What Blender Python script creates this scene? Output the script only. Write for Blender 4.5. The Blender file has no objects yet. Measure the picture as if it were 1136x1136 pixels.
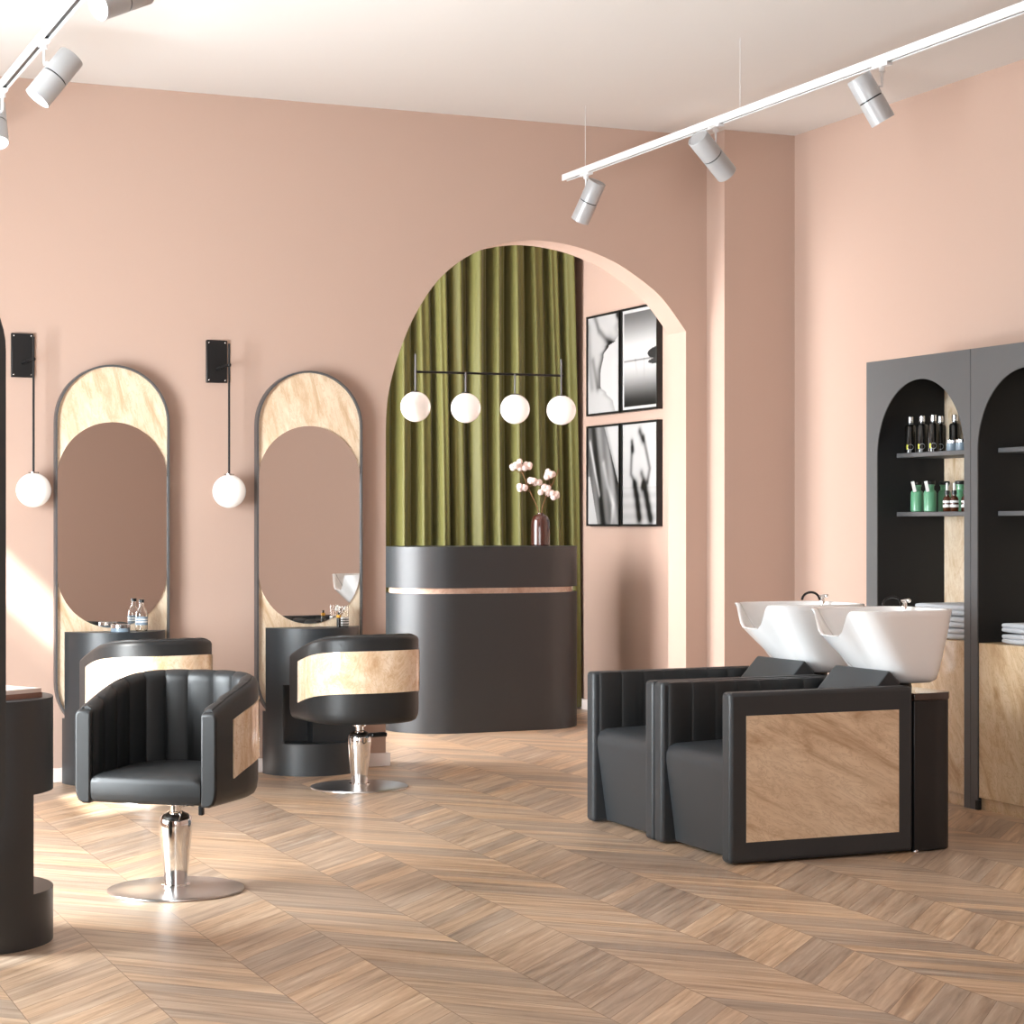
import bpy, bmesh, math, random
from mathutils import Vector, Matrix
from mathutils.geometry import tessellate_polygon
C = bpy.context.scene.collection
PI = math.pi
R = math.radians
random.seed(7)

# ------------------------------------------------------------------ materials
def srgb(r, g, b):
    def f(v):
        v /= 255.0
        return v / 12.92 if v <= 0.04045 else ((v + 0.055) / 1.055) ** 2.4
    return (f(r), f(g), f(b), 1.0)

def mat(name, col, rough=0.5, metal=0.0, bump=0.0, bscale=200.0, spec=0.5, var=0.0, vscale=3.0, coat=0.0,
        emit=None, estr=0.0, trans=0.0, ior=1.45, sheen=0.0, stretch=None):
    m = bpy.data.materials.new(name)
    m.use_nodes = True
    nt = m.node_tree
    b = nt.nodes['Principled BSDF']
    b.inputs['Base Color'].default_value = col
    b.inputs['Roughness'].default_value = rough
    b.inputs['Metallic'].default_value = metal
    b.inputs['Specular IOR Level'].default_value = spec
    b.inputs['Coat Weight'].default_value = coat
    b.inputs['Coat Roughness'].default_value = 0.05
    b.inputs['Transmission Weight'].default_value = trans
    b.inputs['IOR'].default_value = ior
    b.inputs['Sheen Weight'].default_value = sheen
    if emit:
        b.inputs['Emission Color'].default_value = emit
        b.inputs['Emission Strength'].default_value = estr
    tc = nt.nodes.new('ShaderNodeTexCoord')
    src = tc.outputs['Object']
    if stretch:
        mp = nt.nodes.new('ShaderNodeMapping')
        mp.inputs['Scale'].default_value = stretch
        nt.links.new(src, mp.inputs['Vector'])
        src = mp.outputs['Vector']
    if bump > 0:
        n = nt.nodes.new('ShaderNodeTexNoise')
        n.inputs['Scale'].default_value = bscale
        n.inputs['Detail'].default_value = 3
        nt.links.new(src, n.inputs['Vector'])
        bp = nt.nodes.new('ShaderNodeBump')
        bp.inputs['Strength'].default_value = bump
        bp.inputs['Distance'].default_value = 0.002
        nt.links.new(n.outputs['Fac'], bp.inputs['Height'])
        nt.links.new(bp.outputs['Normal'], b.inputs['Normal'])
    if var > 0:
        n = nt.nodes.new('ShaderNodeTexNoise')
        n.inputs['Scale'].default_value = vscale
        n.inputs['Detail'].default_value = 4
        nt.links.new(src, n.inputs['Vector'])
        mx = nt.nodes.new('ShaderNodeMix')
        mx.data_type = 'RGBA'
        mx.inputs['A'].default_value = tuple(c * (1 - var) for c in col[:3]) + (1,)
        mx.inputs['B'].default_value = tuple(min(1, c * (1 + var)) for c in col[:3]) + (1,)
        nt.links.new(n.outputs['Fac'], mx.inputs['Factor'])
        nt.links.new(mx.outputs['Result'], b.inputs['Base Color'])
    return m

def marble(name, light, mid, vein, rot=(0, 0, 0), scale=(1, 1, 1), rough=0.12, coat=0.3):
    m = bpy.data.materials.new(name)
    m.use_nodes = True
    nt = m.node_tree
    L = nt.links.new
    b = nt.nodes['Principled BSDF']
    b.inputs['Roughness'].default_value = rough
    b.inputs['Coat Weight'].default_value = coat
    b.inputs['Coat Roughness'].default_value = 0.04
    tc = nt.nodes.new('ShaderNodeTexCoord')
    mp0 = nt.nodes.new('ShaderNodeMapping')
    mp0.inputs['Rotation'].default_value = rot
    L(tc.outputs['Object'], mp0.inputs['Vector'])
    mp = nt.nodes.new('ShaderNodeMapping')
    mp.inputs['Scale'].default_value = scale
    L(mp0.outputs['Vector'], mp.inputs['Vector'])
    n1 = nt.nodes.new('ShaderNodeTexNoise')
    n1.inputs['Scale'].default_value = 1.0
    n1.inputs['Detail'].default_value = 7
    n1.inputs['Roughness'].default_value = 0.62
    n1.inputs['Distortion'].default_value = 1.3
    L(mp.outputs['Vector'], n1.inputs['Vector'])
    r1 = nt.nodes.new('ShaderNodeValToRGB')
    e = r1.color_ramp.elements
    e[0].position, e[0].color = 0.30, vein
    e[1].position, e[1].color = 0.66, light
    x = e.new(0.46); x.color = mid
    L(n1.outputs['Fac'], r1.inputs['Fac'])
    n2 = nt.nodes.new('ShaderNodeTexNoise')
    n2.inputs['Scale'].default_value = 2.3
    n2.inputs['Detail'].default_value = 9
    n2.inputs['Roughness'].default_value = 0.7
    n2.inputs['Distortion'].default_value = 2.2
    L(mp.outputs['Vector'], n2.inputs['Vector'])
    r2 = nt.nodes.new('ShaderNodeValToRGB')
    e = r2.color_ramp.elements
    e[0].position, e[0].color = 0.47, (0, 0, 0, 1)
    e[1].position, e[1].color = 0.53, (0, 0, 0, 1)
    x = e.new(0.5); x.color = (0.55, 0.55, 0.55, 1)
    L(n2.outputs['Fac'], r2.inputs['Fac'])
    mx = nt.nodes.new('ShaderNodeMix')
    mx.data_type = 'RGBA'
    L(r2.outputs['Color'], mx.inputs['Factor'])
    L(r1.outputs['Color'], mx.inputs['A'])
    mx.inputs['B'].default_value = vein
    L(mx.outputs['Result'], b.inputs['Base Color'])
    return m

def floor_material():
    m = bpy.data.materials.new('chevron oak parquet')
    m.use_nodes = True
    nt = m.node_tree
    L = nt.links.new
    b = nt.nodes['Principled BSDF']
    tc = nt.nodes.new('ShaderNodeTexCoord')
    sp = nt.nodes.new('ShaderNodeSeparateXYZ')
    L(tc.outputs['Object'], sp.inputs['Vector'])
    def M(op, a, bb=None, c=None):
        n = nt.nodes.new('ShaderNodeMath')
        n.operation = op
        for i, v in enumerate((a, bb, c)):
            if v is None: continue
            if isinstance(v, (int, float)): n.inputs[i].default_value = v
            else: L(v, n.inputs[i])
        return n.outputs[0]
    W = 0.3524
    SX, SY = sp.outputs['X'], sp.outputs['Y']
    u = M('DIVIDE', M('SUBTRACT', SX, 0.945), W)
    col = M('FLOOR', u)
    par = M('FLOORED_MODULO', col, 2.0)            # 0: '+' column, 1: '-' column
    sgn = M('SUBTRACT', 1.0, M('MULTIPLY', par, 2.0))
    fr = M('FRACT', u)
    # p is constant along a plank; tri = distance rising and falling across the seams
    tri = M('MULTIPLY', M('PINGPONG', u, 1.0), W)
    p = M('SUBTRACT', SY, tri)
    PW = 0.118
    row = M('FLOOR', M('DIVIDE', p, PW))
    pf = M('FRACT', M('DIVIDE', p, PW))
    cv = nt.nodes.new('ShaderNodeCombineXYZ')
    L(col, cv.inputs[0]); L(row, cv.inputs[1])
    wn = nt.nodes.new('ShaderNodeTexWhiteNoise')
    wn.noise_dimensions = '2D'
    L(cv.outputs[0], wn.inputs['Vector'])
    # grain runs along the plank
    al = M('MULTIPLY', M('MULTIPLY', SX, sgn), 1.0)
    along = M('ADD', M('MULTIPLY', SX, 0.707), M('MULTIPLY', M('MULTIPLY', SY, sgn), 0.707))
    across = M('SUBTRACT', M('MULTIPLY', SX, 0.707), M('MULTIPLY', M('MULTIPLY', SY, sgn), 0.707))
    gv = nt.nodes.new('ShaderNodeCombineXYZ')
    L(M('ADD', M('MULTIPLY', along, 2.2), M('MULTIPLY', wn.outputs['Value'], 40.0)), gv.inputs[0])
    L(M('MULTIPLY', across, 34.0), gv.inputs[1])
    L(M('MULTIPLY', wn.outputs['Value'], 23.0), gv.inputs[2])
    g = nt.nodes.new('ShaderNodeTexNoise')
    g.inputs['Scale'].default_value = 1.0
    g.inputs['Detail'].default_value = 6
    g.inputs['Roughness'].default_value = 0.62
    g.inputs['Distortion'].default_value = 0.5
    L(gv.outputs[0], g.inputs['Vector'])
    ramp = nt.nodes.new('ShaderNodeValToRGB')
    e = ramp.color_ramp.elements
    e[0].position, e[0].color = 0.27, srgb(132, 106, 85)
    e[1].position, e[1].color = 0.76, srgb(214, 194, 170)
    x = e.new(0.45); x.color = srgb(174, 147, 122)
    x = e.new(0.57); x.color = srgb(190, 164, 139)
    L(g.outputs['Fac'], ramp.inputs['Fac'])
    hv = nt.nodes.new('ShaderNodeHueSaturation')
    L(ramp.outputs['Color'], hv.inputs['Color'])
    L(M('ADD', 0.77, M('MULTIPLY', wn.outputs['Value'], 0.42)), hv.inputs['Value'])
    L(M('ADD', 0.86, M('MULTIPLY', wn.outputs['Value'], 0.25)), hv.inputs['Saturation'])
    # joints
    e1 = M('LESS_THAN', M('MINIMUM', pf, M('SUBTRACT', 1.0, pf)), 0.010)
    e2 = M('LESS_THAN', M('MINIMUM', fr, M('SUBTRACT', 1.0, fr)), 0.0035)
    jn = M('MAXIMUM', e1, e2)
    mx = nt.nodes.new('ShaderNodeMix')
    mx.data_type = 'RGBA'
    L(M('MULTIPLY', jn, 0.75), mx.inputs['Factor'])
    L(hv.outputs['Color'], mx.inputs['A'])
    mx.inputs['B'].default_value = srgb(92, 62, 40)
    L(mx.outputs['Result'], b.inputs['Base Color'])
    rr = M('ADD', 0.30, M('MULTIPLY', g.outputs['Fac'], 0.16))
    L(rr, b.inputs['Roughness'])
    b.inputs['Specular IOR Level'].default_value = 0.45
    bp = nt.nodes.new('ShaderNodeBump')
    bp.inputs['Strength'].default_value = 0.12
    bp.inputs['Distance'].default_value = 0.003
    L(M('SUBTRACT', g.outputs['Fac'], M('MULTIPLY', jn, 0.6)), bp.inputs['Height'])
    L(bp.outputs['Normal'], b.inputs['Normal'])
    return m

def print_material():
    m = bpy.data.materials.new('photographic print')
    m.use_nodes = True
    nt = m.node_tree
    b = nt.nodes['Principled BSDF']
    b.inputs['Roughness'].default_value = 0.45
    a = nt.nodes.new('ShaderNodeVertexColor')
    a.layer_name = 'tone'
    nt.links.new(a.outputs['Color'], b.inputs['Base Color'])
    return m

PINK = mat('pink plaster', srgb(184, 158, 144), 0.85, bump=0.06, bscale=90, spec=0.2)
CEIL = mat('ceiling paint', srgb(216, 213, 210), 0.9, spec=0.1)
WHITE = mat('white skirting paint', srgb(228, 218, 213), 0.4)
FLOOR = floor_material()
LEATHER = mat('black leather', srgb(29, 30, 31), 0.45, bump=0.25, bscale=420, spec=0.5, var=0.12, vscale=6)
LEATHER2 = mat('charcoal washing chair leather', srgb(47, 50, 53), 0.42, bump=0.25, bscale=420, spec=0.5, var=0.1, vscale=5)
PIPING = mat('grey leather piping', srgb(66, 67, 68), 0.5)
CHAR = mat('charcoal lacquer', srgb(38, 43, 47), 0.42, spec=0.8, var=0.04, vscale=2)
CABM = mat('charcoal cabinet lacquer', srgb(86, 86, 87), 0.45, spec=0.45, var=0.05, vscale=2)
CABIN = mat('black cabinet interior', srgb(36, 36, 37), 0.6, spec=0.3)
MARB = marble('pale beige marble', srgb(238, 222, 200), srgb(226, 203, 175), srgb(196, 162, 126), rot=(0, R(14), 0), scale=(9, 9, 2.2))
MARBP = marble('sandy onyx panel', srgb(232, 212, 184), srgb(216, 192, 162), srgb(180, 148, 116), rot=(0, R(-24), 0), scale=(2.0, 9, 8.5), rough=0.3, coat=0.0)
MARBC = marble('beige cabinet marble', srgb(222, 200, 168), srgb(208, 180, 145), srgb(172, 138, 100), rot=(R(28), 0, 0), scale=(6, 6.5, 2.4), rough=0.25, coat=0.1)
MARBG = marble('glossy chair marble', srgb(238, 222, 202), srgb(224, 198, 168), srgb(190, 150, 112), rot=(0, R(35), 0), scale=(5, 5, 2.6), rough=0.05, coat=0.6)
CHROME = mat('chrome', (0.86, 0.86, 0.86, 1), 0.08, 1.0)
STEEL = mat('brushed steel', (0.62, 0.60, 0.59, 1), 0.28, 1.0)
DARKMET = mat('dark metal frame', srgb(104, 105, 107), 0.4, 0.6)
BLACKMET = mat('black metal', srgb(34, 33, 33), 0.35, 0.5)
BLACK = mat('black plastic', srgb(20, 20, 21), 0.35)
MIRROR = mat('mirror glass', (0.92, 0.90, 0.88, 1), 0.0, 1.0)
CERAMIC = mat('white ceramic', srgb(244, 244, 244), 0.12, coat=0.5)
WMETAL = mat('white lacquered metal', srgb(228, 229, 230), 0.35)
SPOTM = mat('light grey spotlight metal', srgb(176, 177, 179), 0.35, 0.15)
OPAL = mat('opal glass', srgb(245, 243, 240), 0.12, coat=0.4, emit=(1, 0.98, 0.95, 1), estr=0.22)
LENS = mat('lit lens', srgb(250, 250, 248), 0.3, emit=(1, 0.98, 0.95, 1), estr=3.0)
CURT = mat('olive velvet', srgb(104, 103, 54), 0.5, sheen=0.2, bump=0.15, bscale=300, spec=0.35)
GLASS = mat('clear glass', (0.97, 0.96, 0.94, 1), 0.02, trans=1.0)
AMBERG = mat('smoky purple brown glass', srgb(72, 40, 34), 0.08, coat=0.6, spec=0.6)
AMBER = mat('amber glass', srgb(70, 34, 16), 0.1, coat=0.5)
DARKB = mat('black bottle glass', srgb(16, 15, 14), 0.12, coat=0.5)
GREEN = mat('sage green glass', srgb(96, 158, 122), 0.28, coat=0.3)
SILVER = mat('silver cap', (0.58, 0.58, 0.59, 1), 0.2, 1.0)
BLUEG = mat('grey blue enamel', srgb(122, 138, 152), 0.35)
TOWEL = mat('pale grey towelling', srgb(190, 194, 200), 0.95, bump=0.9, bscale=160, spec=0.1, var=0.06, vscale=30)
PAPERW = mat('white label', srgb(232, 232, 230), 0.5)
GREYP = mat('grey print', srgb(150, 150, 150), 0.5)
YELLOW = mat('yellow print', srgb(206, 206, 60), 0.5)
ORANGE = mat('yellow orange label', srgb(220, 160, 50), 0.5)
BROWNG = mat('dark brown glass shelf', srgb(44, 26, 20), 0.1, coat=0.6)
COTTON = mat('cotton fluff', srgb(240, 226, 222), 0.95, bump=0.6, bscale=120, spec=0.1)
TWIG = mat('dry twig', srgb(122, 88, 58), 0.8)
BOOKC = mat('pale pink book cover', srgb(206, 186, 176), 0.5)
BOOKB = mat('brown book cover', srgb(120, 84, 70), 0.5)
PAPER = mat('paper pages', srgb(226, 214, 202), 0.8)
PRINT = print_material()
GLOWP = mat('added white glow panel', srgb(240, 240, 238), 0.8, emit=(0.95, 0.97, 1.0, 1), estr=2.5)  # added unseen panels that glow in place of daylight and stop the sun
FRAMEW = mat('window frame paint', srgb(70, 70, 72), 0.4)
ROSE = marble('rosy marble band', srgb(236, 216, 200), srgb(222, 192, 172), srgb(190, 152, 132), rot=(0, R(40), 0), scale=(4, 4, 4), rough=0.1, coat=0.5)

# ------------------------------------------------------------------ helpers
def woff(p):
    o = Vector((0, 0, 0))
    while p is not None:
        o += p.location
        p = p.parent
    return o

def obj(name, bm, m, parent=None, bevel=0.0, seg=2, world=True, smooth=True, ang=35):
    me = bpy.data.meshes.new(name)
    bmesh.ops.recalc_face_normals(bm, faces=bm.faces)
    bm.to_mesh(me)
    bm.free()
    if parent is not None and world:
        me.transform(Matrix.Translation(-woff(parent)))
    ms = m if isinstance(m, (list, tuple)) else [m]
    for x in ms: me.materials.append(x)
    if smooth:
        for p in me.polygons: p.use_smooth = True
        me.set_sharp_from_angle(angle=R(ang))
    o = bpy.data.objects.new(name, me)
    C.objects.link(o)
    if parent is not None: o.parent = parent
    if bevel > 0:
        md = o.modifiers.new('bevel', 'BEVEL')
        md.width = bevel; md.segments = seg; md.limit_method = 'ANGLE'; md.angle_limit = R(40)
        md.harden_normals = False
    return o

def struct(name, bm, m, **k):
    o = obj(name, bm, m, **k)
    o['kind'] = 'structure'
    return o

def thing(name, label, cat, loc=(0, 0, 0), rz=0.0, group=None):
    o = bpy.data.objects.new(name, None)
    o.empty_display_size = 0.1
    C.objects.link(o)
    o.location = loc
    o.rotation_euler = (0, 0, rz)
    o['label'] = label; o['category'] = cat
    if group: o['group'] = group
    return o

def tag(o, label, cat, group=None):
    o['label'] = label; o['category'] = cat
    if group: o['group'] = group
    return o

def dup(o, loc, rz, label, parent=None):
    def cp(s, par):
        c = s.copy(); C.objects.link(c); c.parent = par
        for ch in list(s.children): cp(ch, c)
        return c
    c = cp(o, parent)
    c.location = loc; c.rotation_euler = (0, 0, rz)
    c['label'] = label
    return c

def box(bm, x0, x1, y0, y1, z0, z1):
    vs = [bm.verts.new((x, y, z)) for x in (x0, x1) for y in (y0, y1) for z in (z0, z1)]
    for f in ((0, 1, 3, 2), (4, 6, 7, 5), (0, 4, 5, 1), (2, 3, 7, 6), (0, 2, 6, 4), (1, 5, 7, 3)):
        bm.faces.new([vs[i] for i in f])
    return bm

def nb(): return bmesh.new()

def prism(bm, pts, a, b, axis='z'):
    """extrude a 2-D outline between a and b along an axis; outline in the other two axes in x,y,z order"""
    def P(u, v, w):
        return {'z': (u, v, w), 'y': (u, w, v), 'x': (w, u, v)}[axis]
    lo = [bm.verts.new(P(u, v, a)) for u, v in pts]
    hi = [bm.verts.new(P(u, v, b)) for u, v in pts]
    n = len(pts)
    for i in range(n):
        j = (i + 1) % n
        bm.faces.new((lo[i], lo[j], hi[j], hi[i]))
    for t in tessellate_polygon([[Vector((u, v, 0)) for u, v in pts]]):
        bm.faces.new([lo[i] for i in t]); bm.faces.new([hi[i] for i in t[::-1]])
    return bm

def lathe(bm, prof, cx=0, cy=0, cz=0, seg=48, mtx=None):
    rings = []
    for r, z in prof:
        if r < 1e-6:
            v = Vector((0, 0, z))
            ring = [v]
        else:
            ring = [Vector((r * math.cos(2 * PI * i / seg), r * math.sin(2 * PI * i / seg), z)) for i in range(seg)]
        vs = []
        for v in ring:
            if mtx: v = mtx @ v
            vs.append(bm.verts.new((v.x + cx, v.y + cy, v.z + cz)))
        rings.append(vs)
    for a, b in zip(rings[:-1], rings[1:]):
        for i in range(seg):
            j = (i + 1) % seg
            if len(a) == 1 and len(b) == 1: continue
            if len(a) == 1: bm.faces.new((a[0], b[i], b[j]))
            elif len(b) == 1: bm.faces.new((a[i], a[j], b[0]))
            else: bm.faces.new((a[i], a[j], b[j], b[i]))
    for e in (rings[0], rings[-1]):
        if len(e) > 1: bm.faces.new(e)
    return bm

def tube(bm, pts, r, seg=12, cap=True):
    pts = [Vector(p) for p in pts]
    rs = r if isinstance(r, (list, tuple)) else [r] * len(pts)
    rings = []
    up = None
    for i, p in enumerate(pts):
        if i == 0: t = pts[1] - pts[0]
        elif i == len(pts) - 1: t = pts[-1] - pts[-2]
        else: t = (pts[i + 1] - pts[i]).normalized() + (pts[i] - pts[i - 1]).normalized()
        t.normalize()
        if up is None:
            up = Vector((0, 0, 1)) if abs(t.z) < 0.9 else Vector((1, 0, 0))
        s = t.cross(up).normalized()
        up = s.cross(t).normalized()
        rings.append([bm.verts.new(p + (s * math.cos(2 * PI * k / seg) + up * math.sin(2 * PI * k / seg)) * rs[i]) for k in range(seg)])
    for a, b in zip(rings[:-1], rings[1:]):
        for i in range(seg):
            j = (i + 1) % seg
            bm.faces.new((a[i], a[j], b[j], b[i]))
    if cap:
        bm.faces.new(rings[0]); bm.faces.new(rings[-1])
    return bm

def sphere(bm, c, r, u=32, v=20, sc=(1, 1, 1)):
    bmesh.ops.create_uvsphere(bm, u_segments=u, v_segments=v, radius=r,
                              matrix=Matrix.Translation(c) @ Matrix.Diagonal((sc[0], sc[1], sc[2], 1)))
    return bm

def stadium(cx, hw, z0, z1, seg=28):
    """vertical stadium outline in (x,z)"""
    pts = []
    for i in range(seg + 1):
        a = PI * i / seg
        pts.append((cx + hw * math.cos(a), z1 - hw + hw * math.sin(a)))
    for i in range(seg + 1):
        a = PI + PI * i / seg
        pts.append((cx + hw * math.cos(a), z0 + hw + hw * math.sin(a)))
    return pts

def ring_prism(bm, outer, inner, a, b, axis='y'):
    def P(u, v, w):
        return {'z': (u, v, w), 'y': (u, w, v), 'x': (w, u, v)}[axis]
    n = len(outer)
    V = [[bm.verts.new(P(u, v, w)) for u, v in o] for o in (outer, inner) for w in (a, b)]
    oa, ob, ia, ib = V
    for i in range(n):
        j = (i + 1) % n
        bm.faces.new((oa[i], oa[j], ob[j], ob[i]))
        bm.faces.new((ia[i], ib[i], ib[j], ia[j]))
        bm.faces.new((oa[i], ia[i], ia[j], oa[j]))
        bm.faces.new((ob[i], ob[j], ib[j], ib[i]))
    return bm

# ------------------------------------------------------------------ the room
HC = 3.527          # ceiling height
YB = 10.357         # back wall
XR = 6.12           # right wall
XL = -0.6           # left (window) wall
YF = -2.6           # wall behind the camera
YA = 13.22          # far wall of the alcove room

struct('floor', box(nb(), XL - 0.2, XR + 0.2, YF - 0.2, YA + 0.2, -0.06, 0.0), FLOOR, smooth=False)
struct('ceiling', box(nb(), XL - 0.2, XR + 0.2, YF - 0.2, YA + 0.2, HC, HC + 0.1), CEIL, smooth=False)

# back wall with the arched opening
def catmull(P, n=6):
    out = []
    for i in range(len(P) - 1):
        p0 = P[max(i - 1, 0)]; p1 = P[i]; p2 = P[i + 1]; p3 = P[min(i + 2, len(P) - 1)]
        for k in range(n):
            t = k / n
            out.append(tuple(0.5 * ((2 * p1[d]) + (-p0[d] + p2[d]) * t + (2 * p0[d] - 5 * p1[d] + 4 * p2[d] - p3[d]) * t * t
                                    + (-p0[d] + 3 * p1[d] - 3 * p2[d] + p3[d]) * t ** 3) for d in range(2)))
    out.append(P[-1])
    return out
arch = catmull([(3.706, 1.80), (3.718, 1.98), (3.772, 2.19), (3.875, 2.43), (4.03, 2.645), (4.25, 2.795), (4.53, 2.866),
                (4.80, 2.853), (5.03, 2.79), (5.20, 2.705), (5.37, 2.585), (5.526, 2.40)])
outl = [(XL - 0.2, 0), (3.706, 0)] + arch + [(5.526, 0), (XR, 0), (XR, HC), (XL - 0.2, HC)]
struct('wall_back', prism(nb(), outl, YB, YB + 0.217, 'y'), PINK, ang=25)
struct('wall_column', box(nb(), 5.661, XR, 10.15, YB, 0, HC), PINK, smooth=False)
struct('wall_right', box(nb(), XR, XR + 0.2, YF - 0.2, YA + 0.2, 0, HC), PINK, smooth=False)
struct('wall_front', box(nb(), XL - 0.2, XR, YF - 0.2, YF, 0, HC), PINK, smooth=False)
# left wall with three window openings, plus one added to brighten the front end
def wall_with_holes(bm, x0, x1, ya, yb, holes):
    ys = sorted({ya, yb} | {h[0] for h in holes} | {h[1] for h in holes})
    for a, b in zip(ys[:-1], ys[1:]):
        hs = sorted([(h[2], h[3]) for h in holes if h[0] <= a + 1e-6 and h[1] >= b - 1e-6])
        z = 0
        for h in hs:
            if h[0] > z + 1e-6: box(bm, x0, x1, a, b, z, h[0])
            z = h[1]
        if z < HC: box(bm, x0, x1, a, b, z, HC)
    return bm
WB = (6.4, 8.3, 0.25, 2.25)
WE = (-2.2, 0.8, 0.5, 2.7)  # added opening: fill light for the front walls seen in the mirrors
WC = (7.0, 7.95, 2.3, 3.5)
WA = (8.25, 10.33, 2.93, 3.52)
struct('wall_left', wall_with_holes(nb(), XL - 0.06, XL, YF, YB, [WB, WC, WA, WE]), PINK, smooth=False)
def window(name, w, ny, nz, x=XL - 0.03):
    bm = nb()
    t = 0.045
    y0, y1, z0, z1 = w
    box(bm, x - 0.03, x + 0.03, y0, y0 + t, z0, z1); box(bm, x - 0.03, x + 0.03, y1 - t, y1, z0, z1)
    box(bm, x - 0.03, x + 0.03, y0, y1, z0, z0 + t); box(bm, x - 0.03, x + 0.03, y0, y1, z1 - t, z1)
    for i in range(1, ny):
        y = y0 + (y1 - y0) * i / ny
        box(bm, x - 0.025, x + 0.025, y - 0.02, y + 0.02, z0, z1)
    for zz in nz:
        box(bm, x - 0.025, x + 0.025, y0, y1, zz - 0.02, zz + 0.02)
    return struct(name, bm, FRAMEW, smooth=False)
window('window_1', WB, 2, [])
window('window_2', WC, 1, [])
window('added_front_window', WE, 3, [])  # frame of the added fill opening
struct('added_glow_panel_front', box(nb(), XL - 0.115, XL - 0.105, WE[0], WE[1], WE[2], WE[3]), GLOWP, smooth=False)  # added glowing panel closing the fill opening
window('window_3', WA, 1, [3.055])
struct('added_glow_panel_main', box(nb(), XL - 0.115, XL - 0.105, WB[0], WB[1], WB[2], WB[3]), GLOWP, smooth=False)  # added glowing panel behind the main window, keeps direct sun out
# alcove room behind the arch
XAL = 2.3
WD = (10.9, 12.85, 0.15, 3.1)
struct('wall_alcove_left', wall_with_holes(nb(), XAL - 0.16, XAL, YB + 0.217, YA, [WD]), PINK, smooth=False)
window('window_5', WD, 2, [], x=XAL - 0.08)
struct('added_glow_panel_alcove', box(nb(), XAL - 0.155, XAL - 0.145, WD[0], WD[1], WD[2], WD[3]), GLOWP, smooth=False)  # added glowing panel behind the alcove window lamp
struct('wall_alcove_back', box(nb(), XAL - 0.16, XR, YA, YA + 0.15, 0, HC), PINK, smooth=False)

# skirting boards
bm = nb(); box(bm, XL, 3.727, YB - 0.02, YB, 0, 0.072); box(bm, 3.706, 3.727, YB, YB + 0.237, 0, 0.072)
struct('baseboard_back', bm, WHITE, bevel=0.004)
bm = nb(); box(bm, 5.505, 5.64, YB - 0.02, YB, 0, 0.072); box(bm, 5.505, 5.526, YB - 0.02, YB + 0.217, 0, 0.072)
box(bm, 5.64, 5.661, 10.13, YB, 0, 0.072); box(bm, 5.641, XR - 0.02, 10.13, 10.15, 0, 0.072)
struct('baseboard_corner', bm, WHITE, bevel=0.004)
struct('baseboard_right', box(nb(), XR - 0.02, XR, YF, 10.15, 0, 0.072), WHITE, bevel=0.004)
struct('baseboard_alcove', box(nb(), XR - 0.02, XR, YB + 0.217, YA, 0, 0.072), WHITE, bevel=0.004)

# ------------------------------------------------------------------ curtain
def curtain():
    bm = nb()
    x0, x1 = 3.0, 6.03
    nx, nz = 1000, 14
    z0, z1 = 0.015, 3.50
    rnd = random.Random(3)
    # irregular pleats
    edges = [x0]
    while edges[-1] < x1 + 0.3: edges.append(edges[-1] + rnd.uniform(0.105, 0.165))
    amps = [rnd.uniform(0.040, 0.066) for _ in edges]
    rows = []
    for j in range(nz + 1):
        t = j / nz
        z = z0 + (z1 - z0) * t
        row = []
        k = 0
        for i in range(nx + 1):
            x = x0 + (x1 - x0) * i / nx
            while k < len(edges) - 2 and x > edges[k + 1]: k += 1
            f = (x - edges[k]) / (edges[k + 1] - edges[k])
            a = amps[k] * (1.0 + 0.15 * math.sin(3 * t + k))
            # rounded ridge, deep sharp valley
            y = 13.10 - a * (abs(math.sin(PI * f ** 0.62)) ** 0.9) * 2.4
            y += 0.012 * math.sin(2 * PI * f * 2 + k + 2.0 * t)
            sway = 0.018 * math.sin(1.7 * t + k * 0.9) * math.sin(PI * t)
            flare = (1 - t) * 0.07 * ((x - x0) / (x1 - x0)) ** 3
            row.append(bm.verts.new((x + sway + flare, y, z)))
        rows.append(row)
    for a, b in zip(rows[:-1], rows[1:]):
        for i in range(nx):
            bm.faces.new((a[i], a[i + 1], b[i + 1], b[i]))
    o = obj('curtain', bm, CURT, ang=180)
    md = o.modifiers.new('thick', 'SOLIDIFY'); md.thickness = 0.006; md.offset = 1
    tag(o, 'floor-length olive green velvet curtain in deep folds behind the reception desk', 'curtain')
curtain()

# ------------------------------------------------------------------ reception desk
def stad_plan(c0, c1, y, r, seg=32):
    pts = []
    for i in range(seg + 1):
        a = -PI / 2 + PI * i / seg
        pts.append((c1 + r * math.cos(a), y + r * math.sin(a)))
    for i in range(seg + 1):
        a = PI / 2 + PI * i / seg
        pts.append((c0 + r * math.cos(a), y + r * math.sin(a)))
    return pts
desk = thing('reception_desk', 'oval charcoal reception desk with a marble band, standing under the arch', 'desk', (4.99, 12.12, 0))
DC0, DC1, DY, DR = 4.70, 5.275, 12.125, 0.352
obj('lower_body', prism(nb(), stad_plan(DC0, DC1, DY, DR), 0, 0.864), CHAR, desk, bevel=0.003)
o = obj('marble_band', prism(nb(), stad_plan(DC0, DC1, DY, DR - 0.028), 0.8645, 0.8995), ROSE, desk)
o['label'] = 'recessed pale rosy marble band'
obj('upper_body', prism(nb(), stad_plan(DC0, DC1, DY, DR), 0.900, 1.157), CHAR, desk, bevel=0.003)

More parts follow.
